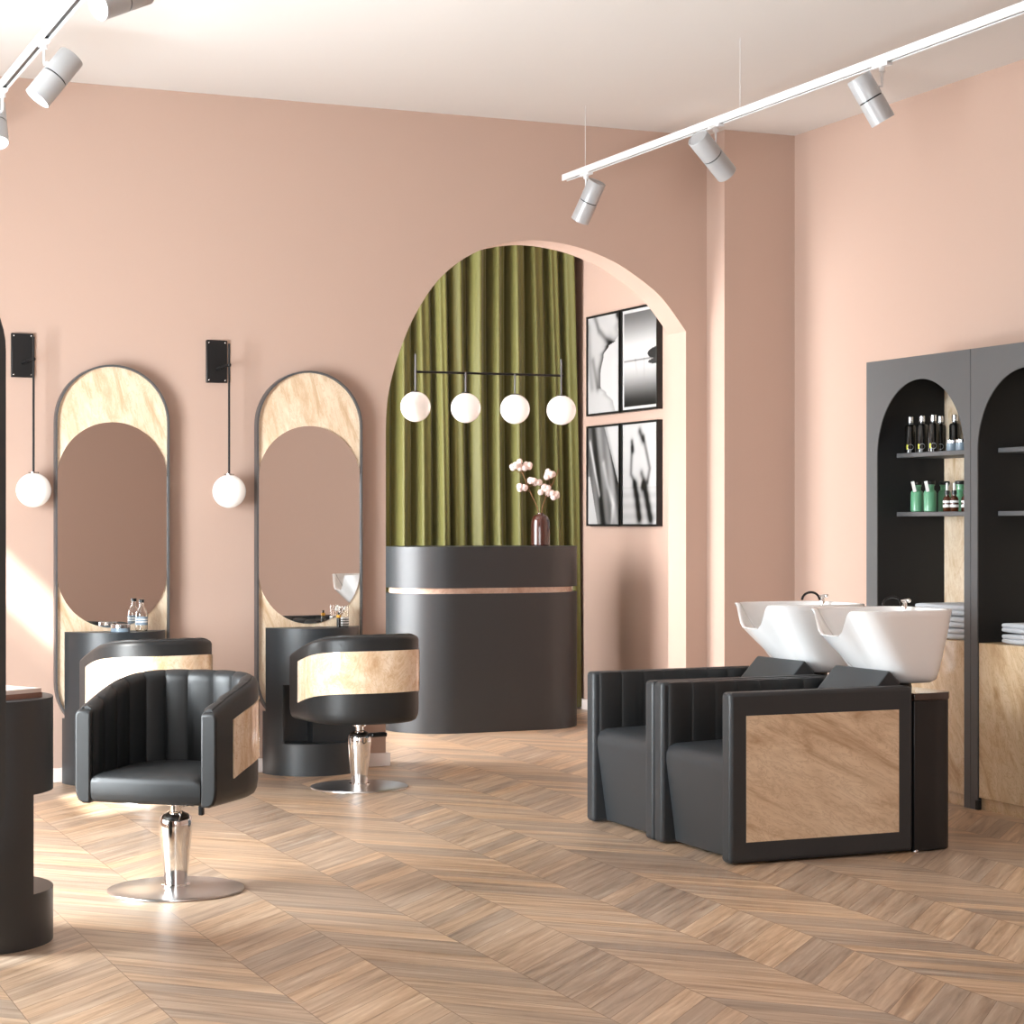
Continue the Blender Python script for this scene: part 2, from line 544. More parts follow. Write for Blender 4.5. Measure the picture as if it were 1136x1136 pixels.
# vase with cotton branches
vz = 1.1575
vx, vy = 5.40, 12.12
vase = thing('vase', 'dark smoky glass vase on the right of the reception desk', 'vase', (vx, vy, vz))
obj('glass_body', lathe(nb(), [(0, 0), (0.055, 0), (0.061, 0.006), (0.061, 0.14), (0.058, 0.165), (0.048, 0.188), (0.033, 0.200), (0.020, 0.205),
                              (0.020, 0.212), (0.016, 0.212), (0.016, 0.19), (0.0, 0.185)], vx, vy, vz), AMBERG, vase)
def ray_at(px, py, y=vy):   # helper for laying out the branch: offset from the vase
    return px, py
def branch(name, label, pts, bolls, twigs, seed):
    rnd = random.Random(seed)
    t = thing(name, label, 'cotton branch', (vx, vy, vz + 0.10), 0, 'cotton stems in the vase')
    bm = nb()
    tube(bm, catmull3(pts), 0.0032, 8)
    for tw in twigs: tube(bm, catmull3(tw), 0.0022, 6)
    obj('stem', bm, TWIG, t)
    for c in bolls:
        bm = nb()
        for k in range(4):
            a = k * PI / 2 + rnd.uniform(0, 0.8)
            d = Vector((math.cos(a) * 0.019, math.sin(a) * 0.013, rnd.uniform(-0.014, 0.016)))
            sphere(bm, Vector(c) + d, rnd.uniform(0.018, 0.022), 14, 10)
        obj('cotton_boll', bm, COTTON, t)
    return t
def catmull3(P, n=5):
    P = [Vector(p) for p in P]
    out = []
    for i in range(len(P) - 1):
        p0 = P[max(i - 1, 0)]; p1 = P[i]; p2 = P[i + 1]; p3 = P[min(i + 2, len(P) - 1)]
        for k in range(n):
            t = k / n
            out.append(0.5 * ((2 * p1) + (-p0 + p2) * t + (2 * p0 - 5 * p1 + 4 * p2 - p3) * t * t + (-p0 + 3 * p1 - 3 * p2 + p3) * t ** 3))
    out.append(P[-1])
    return out
def vp(px, py):     # point above the vase: metres right of it and height over the desk
    return (vx + (px - 600) * 0.00633, vy, vz + (606 - py) * 0.00584)
branch('cotton_branch', 'longer cotton branch leaning left out of the dark vase', 
       [(vx, vy, vz + 0.13), vp(597, 565), vp(588, 545), vp(580, 525), vp(577, 520)],
       [vp(571, 520), vp(575, 515.5), vp(580, 519), vp(585.5, 519), vp(591, 535.5), vp(596, 536), vp(579.5, 543)],
       [[vp(586, 540), vp(590, 540), vp(592, 537)], [vp(580, 526), vp(574, 524), vp(572, 521)], [vp(588, 545), vp(583, 546), vp(580, 544)], [vp(580, 526), vp(583, 523), vp(585, 520)]], 1)
branch('cotton_branch', 'shorter cotton branch leaning right out of the dark vase', 
       [(vx + 0.004, vy, vz + 0.13), vp(602, 565), vp(606, 553), vp(612, 540), vp(617, 530), vp(620, 521)],
       [vp(609, 529), vp(611.5, 526), vp(603, 545), vp(607, 543.5), vp(611, 548), vp(616.5, 551)],
       [[vp(606, 553), vp(604, 549), vp(603, 546)], [vp(608, 550), vp(613, 552), vp(616, 552)], [vp(612, 540), vp(610, 535), vp(610, 531)]], 2)

# ------------------------------------------------------------------ pendant lamp over the desk
py_ = 10.93
pend = thing('pendant_lamp', 'black bar pendant with four white globes hanging in the archway', 'pendant lamp', (4.54, py_, HC))
gx = [4.086, 4.394, 4.702, 4.998]
bm = nb(); tube(bm, [(gx[0] + 0.0, py_, 2.166), (gx[3] + 0.02, py_, 2.170)], 0.007, 10)
obj('bar', bm, BLACKMET, pend)
for i, x in enumerate(gx):
    bm = nb(); tube(bm, [(x, py_ - 0.014, 2.045), (x, py_ - 0.014, 2.265 if i in (0, 3) else 2.17)], 0.0052, 10)
    obj('rod', bm, DARKMET, pend)
    g = obj('globe', sphere(nb(), (x, py_ - 0.014, 1.966), 0.0865, 40, 24), OPAL, pend)
    bm = nb(); lathe(bm, [(0, 2.045), (0.024, 2.045), (0.024, 2.054), (0, 2.054)], x, py_ - 0.014, 0, 20)
    obj('cap', bm, BLACKMET, g)
for x in (gx[0], gx[3]):
    bm = nb(); tube(bm, [(x, py_ - 0.014, 2.265), (x, py_ - 0.014, HC)], 0.0008, 6)
    obj('suspension_wire', bm, BLACKMET, pend)

# ------------------------------------------------------------------ framed photographs
def sd_line(u, v, pts):
    d = 9.0
    for (a, b), (c, e) in zip(pts[:-1], pts[1:]):
        vx_, vy_ = c - a, e - b
        t = max(0, min(1, ((u - a) * vx_ + (v - b) * vy_) / (vx_ ** 2 + vy_ ** 2 + 1e-9)))
        d = min(d, math.hypot(u - a - vx_ * t, (v - b - vy_ * t) * 1.35))
    return d
def g(d, w): return math.exp(-(d / w) ** 2)
def sstep(a, b, x):
    t = max(0, min(1, (x - a) / (b - a)))
    return t * t * (3 - 2 * t)
def art_neck(u, v):
    def lerp(P, v):
        for (v0, x0), (v1, x1) in zip(P[:-1], P[1:]):
            if v0 <= v <= v1: return x0 + (x1 - x0) * sstep(v0, v1, v)
        return P[-1][1]
    xf = lerp([(0, 0.86), (0.10, 0.80), (0.20, 0.58), (0.27, 0.40), (0.42, 0.40), (0.60, 0.50), (0.68, 0.66), (0.72, 0.86), (0.78, 0.97), (0.86, 0.92), (0.92, 1.0), (1.0, 0.98)], v)
    t = 0.86 - 0.05 * v
    if u < xf:
        t = 0.80 - 0.05 * (1 - u)
        k = math.exp(-((xf - u) / 0.10) ** 2)
        t -= (0.50 if 0.25 < v < 0.72 else 0.18) * k
        t -= 0.50 * g(math.hypot((u - 0.70) / 1.5, v - 0.67), 0.10)
        t -= 0.36 * g(sd_line(u, v, [(0.22, 1.0), (0.34, 0.86), (0.56, 0.76), (0.74, 0.70)]), 0.050)
        t -= 0.28 * g(sd_line(u, v, [(0.16, 0.55), (0.24, 0.38), (0.30, 0.26)]), 0.055)
        t -= 0.20 * g(sd_line(u, v, [(0.0, 0.9), (0.06, 0.5), (0.12, 0.28)]), 0.07)
    t -= 0.70 * g(sd_line(u, v, [(0.93, 0.985), (1.0, 0.95)]), 0.045)
    t -= 0.45 * g(sd_line(u, v, [(1.0, 0.90), (0.97, 0.86)]), 0.03)
    return t
def art_sea(u, v):
    if u < 0.035 or u > 0.965 or v < 0.03 or v > 0.97: return 0.86
    if v > 0.49: t = 0.90 - 0.62 * sstep(0.55, 1.0, v)
    else: t = 0.80 * sstep(0.02, 0.46, v) + 0.03
    t -= 0.5 * g(abs(v - 0.49), 0.008)
    m = math.hypot((u - 1.02) / 0.30, (v - 0.535) / 0.060)
    if m < 1.0: t = 0.10
    m = math.hypot((u - 1.02) / 0.28, (v - 0.455) / 0.030)
    if m < 1.0: t = 0.14
    t -= 0.12 * g(abs(u - 0.42 - 0.05 * math.sin(v * 9)), 0.02) * sstep(0.3, 0.5, v) * (1 - sstep(0.55, 0.65, v))
    t -= 0.10 * g(abs(u - 0.62), 0.015) * sstep(0.25, 0.45, v) * (1 - sstep(0.5, 0.6, v))
    return t
def art_fabric(u, v):
    t = 0.42
    right = 0.40 + 0.75 * (1 - v)          # bright wedge at the top right
    if u > right + 0.12: t = 0.82
    else: t = 0.30 + 0.16 * math.sin(9 * (u + 0.45 * v)) + 0.12 * math.sin(23 * (u + 0.3 * v))
    t += 0.55 * g(sd_line(u, v, [(0.06, 0.85), (0.22, 0.55), (0.36, 0.30)]), 0.035)
    t += 0.30 * g(sd_line(u, v, [(0.5, 0.62), (0.62, 0.40), (0.8, 0.2), (0.75, 0.0)]), 0.05)
    t -= 0.2 * g(sd_line(u, v, [(0.55, 1.0), (0.75, 0.7), (0.95, 0.45)]), 0.05)
    if u < 0.30 - 0.5 * v and v < 0.5: t = 0.78
    return t
def art_arms(u, v):
    t = 0.80 - 0.10 * sstep(0.35, 0.34, v) if v > 0.37 else 0.74 + 0.04 * math.sin(60 * v)
    def dark(pts, w, k):
        return k * g(sd_line(u, v, pts), w)
    t -= dark([(0.27, 0.76), (0.25, 0.62), (0.24, 0.50), (0.34, 0.42)], 0.042, 0.42)
    t -= dark([(0.60, 0.86), (0.72, 0.66), (0.78, 0.55), (0.72, 0.42)], 0.042, 0.42)
    t -= dark([(0.27, 0.82), (0.30, 0.74)], 0.045, 0.55)
    t -= dark([(0.50, 0.92), (0.58, 0.84)], 0.055, 0.55)
    t -= dark([(0.55, 0.50), (0.60, 0.44), (0.56, 0.36)], 0.055, 0.45)
    t -= dark([(0.36, 0.38), (0.42, 0.25), (0.48, 0.06)], 0.080, 0.80)
    t -= dark([(0.64, 0.38), (0.70, 0.25), (0.80, 0.05)], 0.080, 0.80)
    return t
def picture(name, label, y0, y1, z0, z1, fn):
    """hangs on the alcove's right wall; y1 is the far side (left in the photo)"""
    t = thing(name, label, 'picture', (XR, (y0 + y1) / 2, z0), 0, 'black framed photographs on the alcove wall')
    x1, x0, w = XR - 0.0005, XR - 0.04, 0.014
    bm = nb()
    box(bm, x0, x1, y0, y0 + w, z0, z1); box(bm, x0, x1, y1 - w, y1, z0, z1)
    box(bm, x0, x1, y0 + w, y1 - w, z0, z0 + w); box(bm, x0, x1, y0 + w, y1 - w, z1 - w, z1)
    box(bm, x1 - 0.008, x1, y0 + w, y1 - w, z0 + w, z1 - w)
    obj('frame', bm, BLACK, t, smooth=False)
    bm = nb()
    cl = bm.loops.layers.float_color.new('tone')
    n, mm = 90, 120
    xx = XR - 0.030
    grid = [[bm.verts.new((xx, y1 - w - (y1 - y0 - 2 * w) * i / n, z0 + w + (z1 - z0 - 2 * w) * j / mm)) for j in range(mm + 1)] for i in range(n + 1)]
    for i in range(n):
        for j in range(mm):
            f = bm.faces.new((grid[i][j], grid[i + 1][j], grid[i + 1][j + 1], grid[i][j + 1]))
            for l, (a, b) in zip(f.loops, ((i, j), (i + 1, j), (i + 1, j + 1), (i, j + 1))):
                s = max(0.02, min(0.9, fn(a / n, b / mm)))
                s = 0.62 * s ** 1.5
                l[cl] = (s, s, s, 1)
    me_o = obj('print', bm, PRINT, t, smooth=False)
picture('framed_photograph', 'black framed photograph of a bare neck and jaw, upper left of the four', 12.345, 12.865, 2.045, 2.735, art_neck)
picture('framed_photograph', 'black framed photograph of a misty seascape horizon, upper right of the four', 11.79, 12.325, 2.045, 2.735, art_sea)
picture('framed_photograph', 'black framed photograph of draped shining grey folds, lower left of the four', 12.345, 12.865, 1.283, 1.975, art_fabric)
picture('framed_photograph', 'black framed photograph of a person raising both arms, lower right of four', 11.79, 12.325, 1.283, 1.975, art_arms)

# ------------------------------------------------------------------ wall mirrors
def make_mirror(label):
    t = thing('wall_mirror', label, 'mirror', (2.218, 10.27, 0), 0, 'stadium shaped mirrors at the styling stations')
    hw = 0.289
    cut = lambda P, z: [(x, max(v, z)) for x, v in P if v > z - 0.09]   # the foot of the frame stops behind the vanity
    out = cut(stadium(0, hw, 0.215, 2.102), 0.328); inn = cut(stadium(0, hw - 0.010, 0.225, 2.092), 0.328 + 0.008)
    out = out[:len(inn)] if len(out) > len(inn) else out; inn = inn[:len(out)]
    obj('frame', ring_prism(nb(), out, inn, 0.0, 0.052), DARKMET, t, world=False)
    obj('marble_panel', prism(nb(), inn, 0.020, 0.048, 'y'), MARB, t, world=False)
    obj('mirror_glass', prism(nb(), stadium(0, hw - 0.0115, 0.775, 1.812), 0.011, 0.0195, 'y'), MIRROR, t, world=False, smooth=False)
    obj('wall_bracket', box(nb(), -0.16, 0.16, 0.049, 0.087, 1.0, 1.7), DARKMET, t, world=False)
    return t
m1 = make_mirror('tall stadium shaped mirror with marble backing, left one, behind the front styling chair')
dup(m1, (3.256, 10.27, 0), 0, 'tall stadium shaped mirror with marble backing, right one, next to the archway')

# free standing mirror at the left edge, seen from behind
t = thing('standing_mirror', 'tall dark round-topped mirror at the left photo edge, before the nearest vanity', 'mirror', (0.725, 6.2, 0))
out = stadium(0.725, 0.289, 0.215, 2.102)
obj('back_panel', prism(nb(), out, 6.175, 6.215, 'y'), CHAR, t)
obj('mirror_glass', prism(nb(), stadium(0.725, 0.275, 0.235, 2.085), 6.2155, 6.222, 'y'), MIRROR, t, smooth=False)
bm = nb(); tube(bm, [(0.725, 6.15, 0.015), (0.725, 6.15, 1.2)], 0.02, 16); box(bm, 0.70, 0.75, 6.15, 6.176, 0.5, 1.2)
obj('stand', bm, BLACKMET, t)
obj('foot_plate', box(nb(), 0.55, 0.84, 6.02, 6.24, 0, 0.015), BLACKMET, t, bevel=0.004)

# ------------------------------------------------------------------ vanities
def dplan(r=0.26, back=-0.015, front=None, seg=40, notch=None):
    """half round plan, round side towards -y; optional cut of everything beyond y<front, with a cavity"""
    pts = []
    a0 = 0.0 if front is None else math.asin(-front / r)
    if front is None:
        for i in range(seg + 1):
            a = -PI * i / seg
            pts.append((r * math.cos(a), r * math.sin(a)))
    else:
        for i in range(seg // 2 + 1):
            a = -a0 * i / (seg // 2)
            pts.append((r * math.cos(a), r * math.sin(a)))
        if notch:
            pts += [(notch[1], front), (notch[1], notch[2]), (notch[0], notch[2]), (notch[0], front)]
        for i in range(seg // 2 + 1):
            a = -PI + a0 - a0 * i / (seg // 2)
            pts.append((r * math.cos(a), r * math.sin(a)))
    if back < 0: pts = [p for p in pts if p[1] < back - 1e-4]
    xb = r if back >= 0 else math.sqrt(r * r - back * back)
    pts += [(-xb, back), (xb, back)]
    # remove duplicates
    o = []
    for p in pts:
        if not o or math.hypot(p[0] - o[-1][0], p[1] - o[-1][1]) > 1e-5: o.append(p)
    return o
def make_vanity(label):
    t = thing('vanity', label, 'vanity', (3.267, 10.32, 0), 0, 'half-round charcoal vanities')
    obj('base', prism(nb(), dplan(), 0, 0.165), CHAR, t, world=False)
    bm = prism(nb(), dplan(front=-0.168, notch=(-0.188, -0.035, -0.08)), 0.165, 0.326)
    prism(bm, dplan(front=-0.168, notch=(-0.188, -0.035, -0.08), back=-0.052), 0.326, 0.470)
    obj('niche', bm, CHAR, t, world=False)
    obj('top', prism(nb(), dplan(back=-0.052), 0.470, 0.760), CHAR, t, world=False)
    return t
v2 = make_vanity('half-round charcoal vanity with an open niche, under the right wall mirror')
dup(v2, (2.228, 10.32, 0), 0, 'half-round charcoal vanity behind the front styling chair, under the left wall mirror')
dup(v2, (0.955, 6.53, 0), R(90), 'dark vanity with stepped niche cut by the left edge of the photo')

# ------------------------------------------------------------------ wall lamps
def make_sconce(label):
    t = thing('wall_lamp', label, 'wall lamp', (0, 0, 0), 0, 'globe wall lamps beside the mirrors')
    # local: plate centre at x=0, wall plane y=0, z absolute
    obj('wall_plate', box(nb(), -0.055, 0.055, -0.022, -0.0005, 2.03, 2.25), BLACK, t, world=False, bevel=0.003)
    for sx in (-0.043, 0.043):
        for z in (2.043, 2.237):
            bm = nb(); sphere(bm, (sx, -0.022, z), 0.005, 10, 6)
            obj('screw', bm, SILVER, t, world=False)
    bm = nb(); tube(bm, [(0.0, -0.022, 2.10), (0.018, -0.06, 2.11), (0.036, -0.125, 2.115)], 0.007, 10)
    obj('arm', bm, BLACKMET, t, world=False)
    bm = nb(); tube(bm, [(0.036, -0.125, 1.552), (0.036, -0.125, 2.225)], 0.0058, 12)
    sphere(bm, (0.036, -0.125, 2.115), 0.011, 14, 10)
    obj('rod', bm, BLACKMET, t, world=False)
    gl = obj('globe', sphere(nb(), (0.036, -0.125, 1.466), 0.086, 40, 24), OPAL, t, world=False)
    bm = nb(); lathe(bm, [(0, 1.543), (0.026, 1.545), (0.026, 1.556), (0, 1.556)], 0.036, -0.125, 0, 20)
    obj('cap', bm, SILVER, gl, world=False)
    return t
s1 = make_sconce('black wall lamp with long rod and white globe, between the two wall mirrors')
s1.location = (2.772, YB, 0)
dup(s1, (1.778, YB, 0), 0, 'black wall lamp with long rod and white globe, left of the left wall mirror')

# ------------------------------------------------------------------ styling chairs
def chair_path(n=72, off=0.0, a=0.278, b=0.275, yf=-0.25, yj=0.0, e=2.5):
    """outer plan from one arm front round the back to the other; returns (point, outward normal, s)"""
    raw = []
    m = 14
    for i in range(m): raw.append(Vector((-a + 0.012 * (1 - i / m), yf + (yj - yf) * i / m)))
    k = n - 2 * m
    for i in range(k + 1):
        th = PI - PI * i / k
        cx, sx = math.cos(th), math.sin(th)
        raw.append(Vector((a * math.copysign(abs(cx) ** (2 / e), cx), yj + b * abs(sx) ** (2 / e))))
    for i in range(m): raw.append(Vector((a - 0.012 * ((i + 1) / m), yj + (yf - yj) * (i + 1) / m)))
    # resample evenly
    L = [0]
    for p, q in zip(raw[:-1], raw[1:]): L.append(L[-1] + (q - p).length)
    out = []
    j = 0
    for i in range(n + 1):
        s = L[-1] * i / n
        while j < len(L) - 2 and L[j + 1] < s: j += 1
        f = (s - L[j]) / max(1e-9, L[j + 1] - L[j])
        out.append(raw[j].lerp(raw[j + 1], f))
    res = []
    for i, p in enumerate(out):
        t = (out[min(i + 1, n)] - out[max(i - 1, 0)]).normalized()
        nn = Vector((-t.y, t.x))
        if nn.dot(p - Vector((0, -0.0))) < 0: nn = -nn
        res.append((p + nn * off, nn, i / n))
    return res
def shell_top(y, y0=-0.25, y1=0.275):
    t = max(0, min(1, (y - y0) / (y1 - y0)))
    return 0.655 + 0.105 * (1 - (1 - t) ** 1.7)
ZB = 0.332
def make_chair(label):
    t = thing('styling_chair', label, 'chair', (0, 0, 0), 0, 'black styling chairs with marble backs')
    N = 96
    P = chair_path(N)
    # shell
    bm = nb()
    rings = []
    for p, n, s in P:
        zt = shell_top(p.y)
        q = p - n * 0.060
        sec = [(p - n * 0.030, ZB), (p - n * 0.013, ZB + 0.010), (p - n * 0.004, ZB + 0.028), (p, ZB + 0.055), (p, zt - 0.022), (p - n * 0.004, zt - 0.008), (p - n * 0.016, zt - 0.002), (q, zt - 0.006), (q, ZB)]
        rings.append([bm.verts.new((c.x, c.y, z)) for c, z in sec])
    for r1, r2 in zip(rings[:-1], rings[1:]):
        for i in range(len(r1)):
            j = (i + 1) % len(r1)
            bm.faces.new((r1[i], r1[j], r2[j], r2[i]))
    bm.faces.new(rings[0]); bm.faces.new(rings[-1][::-1])
    obj('shell', bm, LEATHER, t, world=False, bevel=0.008, seg=2, ang=50)
    # channelled inner lining
    bm = nb()
    NN = 200
    PP = [q for q in chair_path(NN) if 0.012 <= q[2] <= 0.988]
    rings = []
    ch = 13
    for p, n, s in PP:
        zt = shell_top(p.y)
        bul = 0.060 + 0.014 * abs(math.sin(PI * ch * s)) ** 0.45
        top = zt + 0.003 * abs(math.sin(PI * ch * s)) ** 0.45
        e_ = min(1.0, min(s - 0.012, 0.988 - s) / 0.02 + 0.25)
        bul = 0.058 + (bul - 0.058) * e_
        sec = [(0.055, 0.36), (0.055, zt - 0.02), (0.024, zt - 0.006), (0.026, top + 0.001), (0.040, top + 0.004), (bul - 0.010, top - 0.006), (bul - 0.002, top - 0.020), (bul, top - 0.040), (bul, 0.36)]
        rings.append([bm.verts.new(((p - n * o).x, (p - n * o).y, z)) for o, z in sec])
    for r1, r2 in zip(rings[:-1], rings[1:]):
        for i in range(len(r1)):
            j = (i + 1) % len(r1)
            bm.faces.new((r1[i], r1[j], r2[j], r2[i]))
    bm.faces.new(rings[0]); bm.faces.new(rings[-1][::-1])
    obj('lining', bm, LEATHER, t, world=False, ang=40)
    # seat cushion
    ins = [(p - n * 0.0605) for p, n, s in chair_path(60)]
    outline = ins[:] 
    fr = [Vector((ins[-1].x + (ins[0].x - ins[-1].x) * i / 12, -0.247 - 0.012 * math.sin(PI * i / 12))) for i in range(1, 12)]
    outline += fr
    cen = Vector((0, -0.02))
    bm = nb()
    lv = [(0.955, 0.338), (0.99, 0.350), (1.0, 0.372), (1.0, 0.405), (0.985, 0.420), (0.955, 0.428), (0.85, 0.438), (0.6, 0.447), (0.3, 0.451)]
    prev = None
    for sc, z in lv:
        ring = [bm.verts.new((cen.x + (p.x - cen.x) * sc, cen.y + (p.y - cen.y) * sc, z)) for p in outline]
        if prev:
            for i in range(len(ring)):
                j = (i + 1) % len(ring)
                bm.faces.new((prev[i], prev[j], ring[j], ring[i]))
        else: bm.faces.new(ring[::-1])
        prev = ring
    bm.faces.new(prev)
    obj('seat', bm, LEATHER, t, world=False, ang=60)
    # curved marble panel round the back
    bm = nb()
    PQ = [q for q in chair_path(120) if 0.09 <= q[2] <= 0.91]
    rings = []
    for p, n, s in PQ:
        zt = shell_top(p.y)
        a, b = zt - 0.072, zt - 0.275
        b = max(b, 0.415)
        sec = [(0.001, b), (-0.005, b), (-0.005, a), (0.001, a)]
        rings.append([bm.verts.new(((p - n * o).x, (p - n * o).y, z)) for o, z in sec])
    for r1, r2 in zip(rings[:-1], rings[1:]):
        for i in range(4):
            j = (i + 1) % 4
            bm.faces.new((r1[i], r1[j], r2[j], r2[i]))
    bm.faces.new(rings[0]); bm.faces.new(rings[-1][::-1])
    o = obj('marble_panel', bm, MARBG, t, world=False, ang=40)
    o['label'] = 'glossy curved beige marble panel'
    # piping along the outer top edge and arm fronts
    bm = nb()
    pts = []
    pts += [((p - n * 0.021).x, (p - n * 0.021).y, shell_top(p.y) - 0.001) for p, n, s in P[1:-1]]
    tube(bm, pts, 0.0022, 6)
    obj('piping', bm, PIPING, t, world=False)
    # chrome pump and foot
    obj('base_plate', lathe(nb(), [(0, 0), (0.238, 0), (0.241, 0.003), (0.240, 0.008), (0.23, 0.011), (0.06, 0.016), (0, 0.016)], seg=96), STEEL, t, world=False, ang=30)
    obj('pump', lathe(nb(), [(0, 0.016), (0.050, 0.016), (0.050, 0.022), (0.040, 0.024), (0.042, 0.05), (0.050, 0.13), (0.057, 0.21), (0.058, 0.245),
                             (0.054, 0.262), (0.044, 0.272), (0.030, 0.278), (0.024, 0.282), (0.0, 0.282)], seg=64), CHROME, t, world=False, ang=50)
    obj('neck', lathe(nb(), [(0, 0.282), (0.021, 0.282), (0.021, 0.30), (0.034, 0.303), (0.034, 0.310), (0.020, 0.314), (0.020, 0.334), (0, 0.334)], seg=40), CHROME, t, world=False)
    obj('mounting_plate', box(nb(), -0.09, 0.09, -0.09, 0.09, 0.3335, 0.3375), BLACKMET, t, world=False)
    return t
def lever(chair, pts, pad):
    bm = nb(); tube(bm, pts, 0.006, 10)
    l = obj('pump_lever', bm, CHROME, chair, world=False)
    bm = nb(); box(bm, *pad)
    obj('pedal', bm, BLACK, l, world=False, bevel=0.004)
c2 = make_chair('black styling chair seen from behind with a full marble back, beside the archway')
c2.location = (3.284, 9.565, 0); c2.rotation_euler = (0, 0, R(-173))
c1 = dup(c2, (1.765, 7.139, 0), R(-39), 'front black styling chair with open channelled seat, facing left towards the nearest vanity')
c3 = dup(c2, (2.25, 9.60, 0), R(-173), 'black styling chair mostly hidden behind the front one, only its marble back showing')
lever(c2, [(-0.03, 0.03, 0.262), (-0.045, 0.045, 0.262)], (-0.112, -0.030, 0.045, 0.085, 0.252, 0.272))
lever(c1, [(0.02, 0.0, 0.30), (0.10, -0.10, 0.322), (0.17, -0.165, 0.328)], (0.168, 0.186, -0.182, -0.164, 0.296, 0.331))
lever(c3, [(-0.03, 0.03, 0.262), (-0.045, 0.045, 0.262)], (-0.112, -0.030, 0.045, 0.085, 0.252, 0.272))

# ------------------------------------------------------------------ shampoo units
def make_wash(label):
    t = thing('shampoo_chair', label, 'washing chair', (0, 0, 0), 0, 'black washing chairs standing side by side')
    # local: x world, y from the near side, both relative to the root at (3.82, y0, 0)
    W, D, A, Z1 = 0.633, 0.826, 0.070, 0.657
    for k, (ya, yb) in enumerate(((0, A), (W - A, W))):
        o = obj('side_panel', box(nb(), 0, D, ya, yb, 0.006, Z1), LEATHER2, t, world=False, bevel=0.016, seg=3)
        yy = ya if k == 0 else yb
        s = -1 if k == 0 else 1
        q = obj('marble_inlay', box(nb(), 0.070, 0.757, min(yy, yy + s * 0.003), max(yy, yy + s * 0.003), 0.086, 0.568), MARBP, o, world=False, smooth=False)
        bm = nb()
        for yo in (ya + 0.012, yb - 0.012):
            tube(bm, [(0.0015, yo, 0.02), (0.0015, yo, Z1 - 0.018), (0.016, yo, Z1 - 0.002), (D - 0.02, yo, Z1 + 0.0005)], 0.0018, 6)
        obj('piping', bm, PIPING, o, world=False)
    # channelled linings of both arms
    for k in (0, 1):
        bm = nb()
        n = 160
        rings = []
        for i in range(n + 1):
            s = i / n
            x = 0.03 + (0.74) * s
            bu = abs(math.sin(PI * 7 * s)) ** 0.45
            d = 0.004 + 0.008 * bu
            top = Z1 - 0.003 + 0.005 * bu
            y0 = A - 0.030 if k == 0 else W - A + 0.030
            sg = 1 if k == 0 else -1
            sec = [(y0, 0.30), (y0, top - 0.004), (y0 + sg * 0.008, top), (y0 + sg * (0.022 + d), top - 0.004), (y0 + sg * (0.030 + d), top - 0.024), (y0 + sg * (0.030 + d), 0.30)]
            rings.append([bm.verts.new((x, y, z)) for y, z in sec])
        for r1, r2 in zip(rings[:-1], rings[1:]):
            for i in range(6):
                j = (i + 1) % 6
                bm.faces.new((r1[i], r1[j], r2[j], r2[i]))
        bm.faces.new(rings[0]); bm.faces.new(rings[-1][::-1])
        obj('lining', bm, LEATHER, t, world=False, ang=40)
    # seat: profile in x,z extruded across
    prof = [(0.062, 0.010), (0.016, 0.345), (0.018, 0.375), (0.032, 0.400), (0.060, 0.412), (0.30, 0.418), (0.52, 0.410), (0.62, 0.40), (0.62, 0.010)]
    obj('seat', prism(nb(), prof, A + 0.002, W - A - 0.002, 'y'), LEATHER2, t, world=False, bevel=0.008, seg=2, ang=50)
    # inclined back cushion
    a = Vector((0.49, 0.40)); b = Vector((0.782, 0.716)); nrm = Vector((b - a).yx); nrm = Vector((-(b - a).y, (b - a).x)).normalized()
    q = [a, b, b - nrm * 0.075, a - nrm * 0.075]
    obj('back_cushion', prism(nb(), [(v.x, v.y) for v in q], A + 0.030, W - A - 0.065, 'y'), LEATHER2, t, world=False, bevel=0.011, seg=3, ang=50)
    # plinth behind with glass top plate
    px0, px1 = D + 0.004, 1.020
    pl = [(px0, 0.0), (px1 - 0.10, 0.0), (px1 - 0.03, 0.012), (px1, 0.04), (px1, W - 0.04), (px1 - 0.03, W - 0.012), (px1 - 0.10, W), (px0, W)]
    o = obj('plinth', prism(nb(), pl, 0.004, 0.598), BLACK, t, world=False, bevel=0.003)
    obj('glass_top', prism(nb(), [(x + (0.006 if x > px0 + 0.01 else 0), y) for x, y in pl], 0.5985, 0.628), BROWNG, o, world=False, bevel=0.003)
    obj('adjuster_foot', lathe(nb(), [(0, 0), (0.014, 0), (0.014, 0.006), (0.008, 0.02), (0, 0.02)], px0 + 0.012, 0.012, 0, 12), SILVER, o, world=False)
    return t
ya0 = 6.805
w1 = make_wash('nearest black washing chair with a large sandy marble side panel')
w1.location = (3.82, ya0, 0)
w2 = dup(w1, (3.82, ya0 + 0.643, 0), 0, 'black washing chair behind the one with the visible marble side panel, farther from the camera')

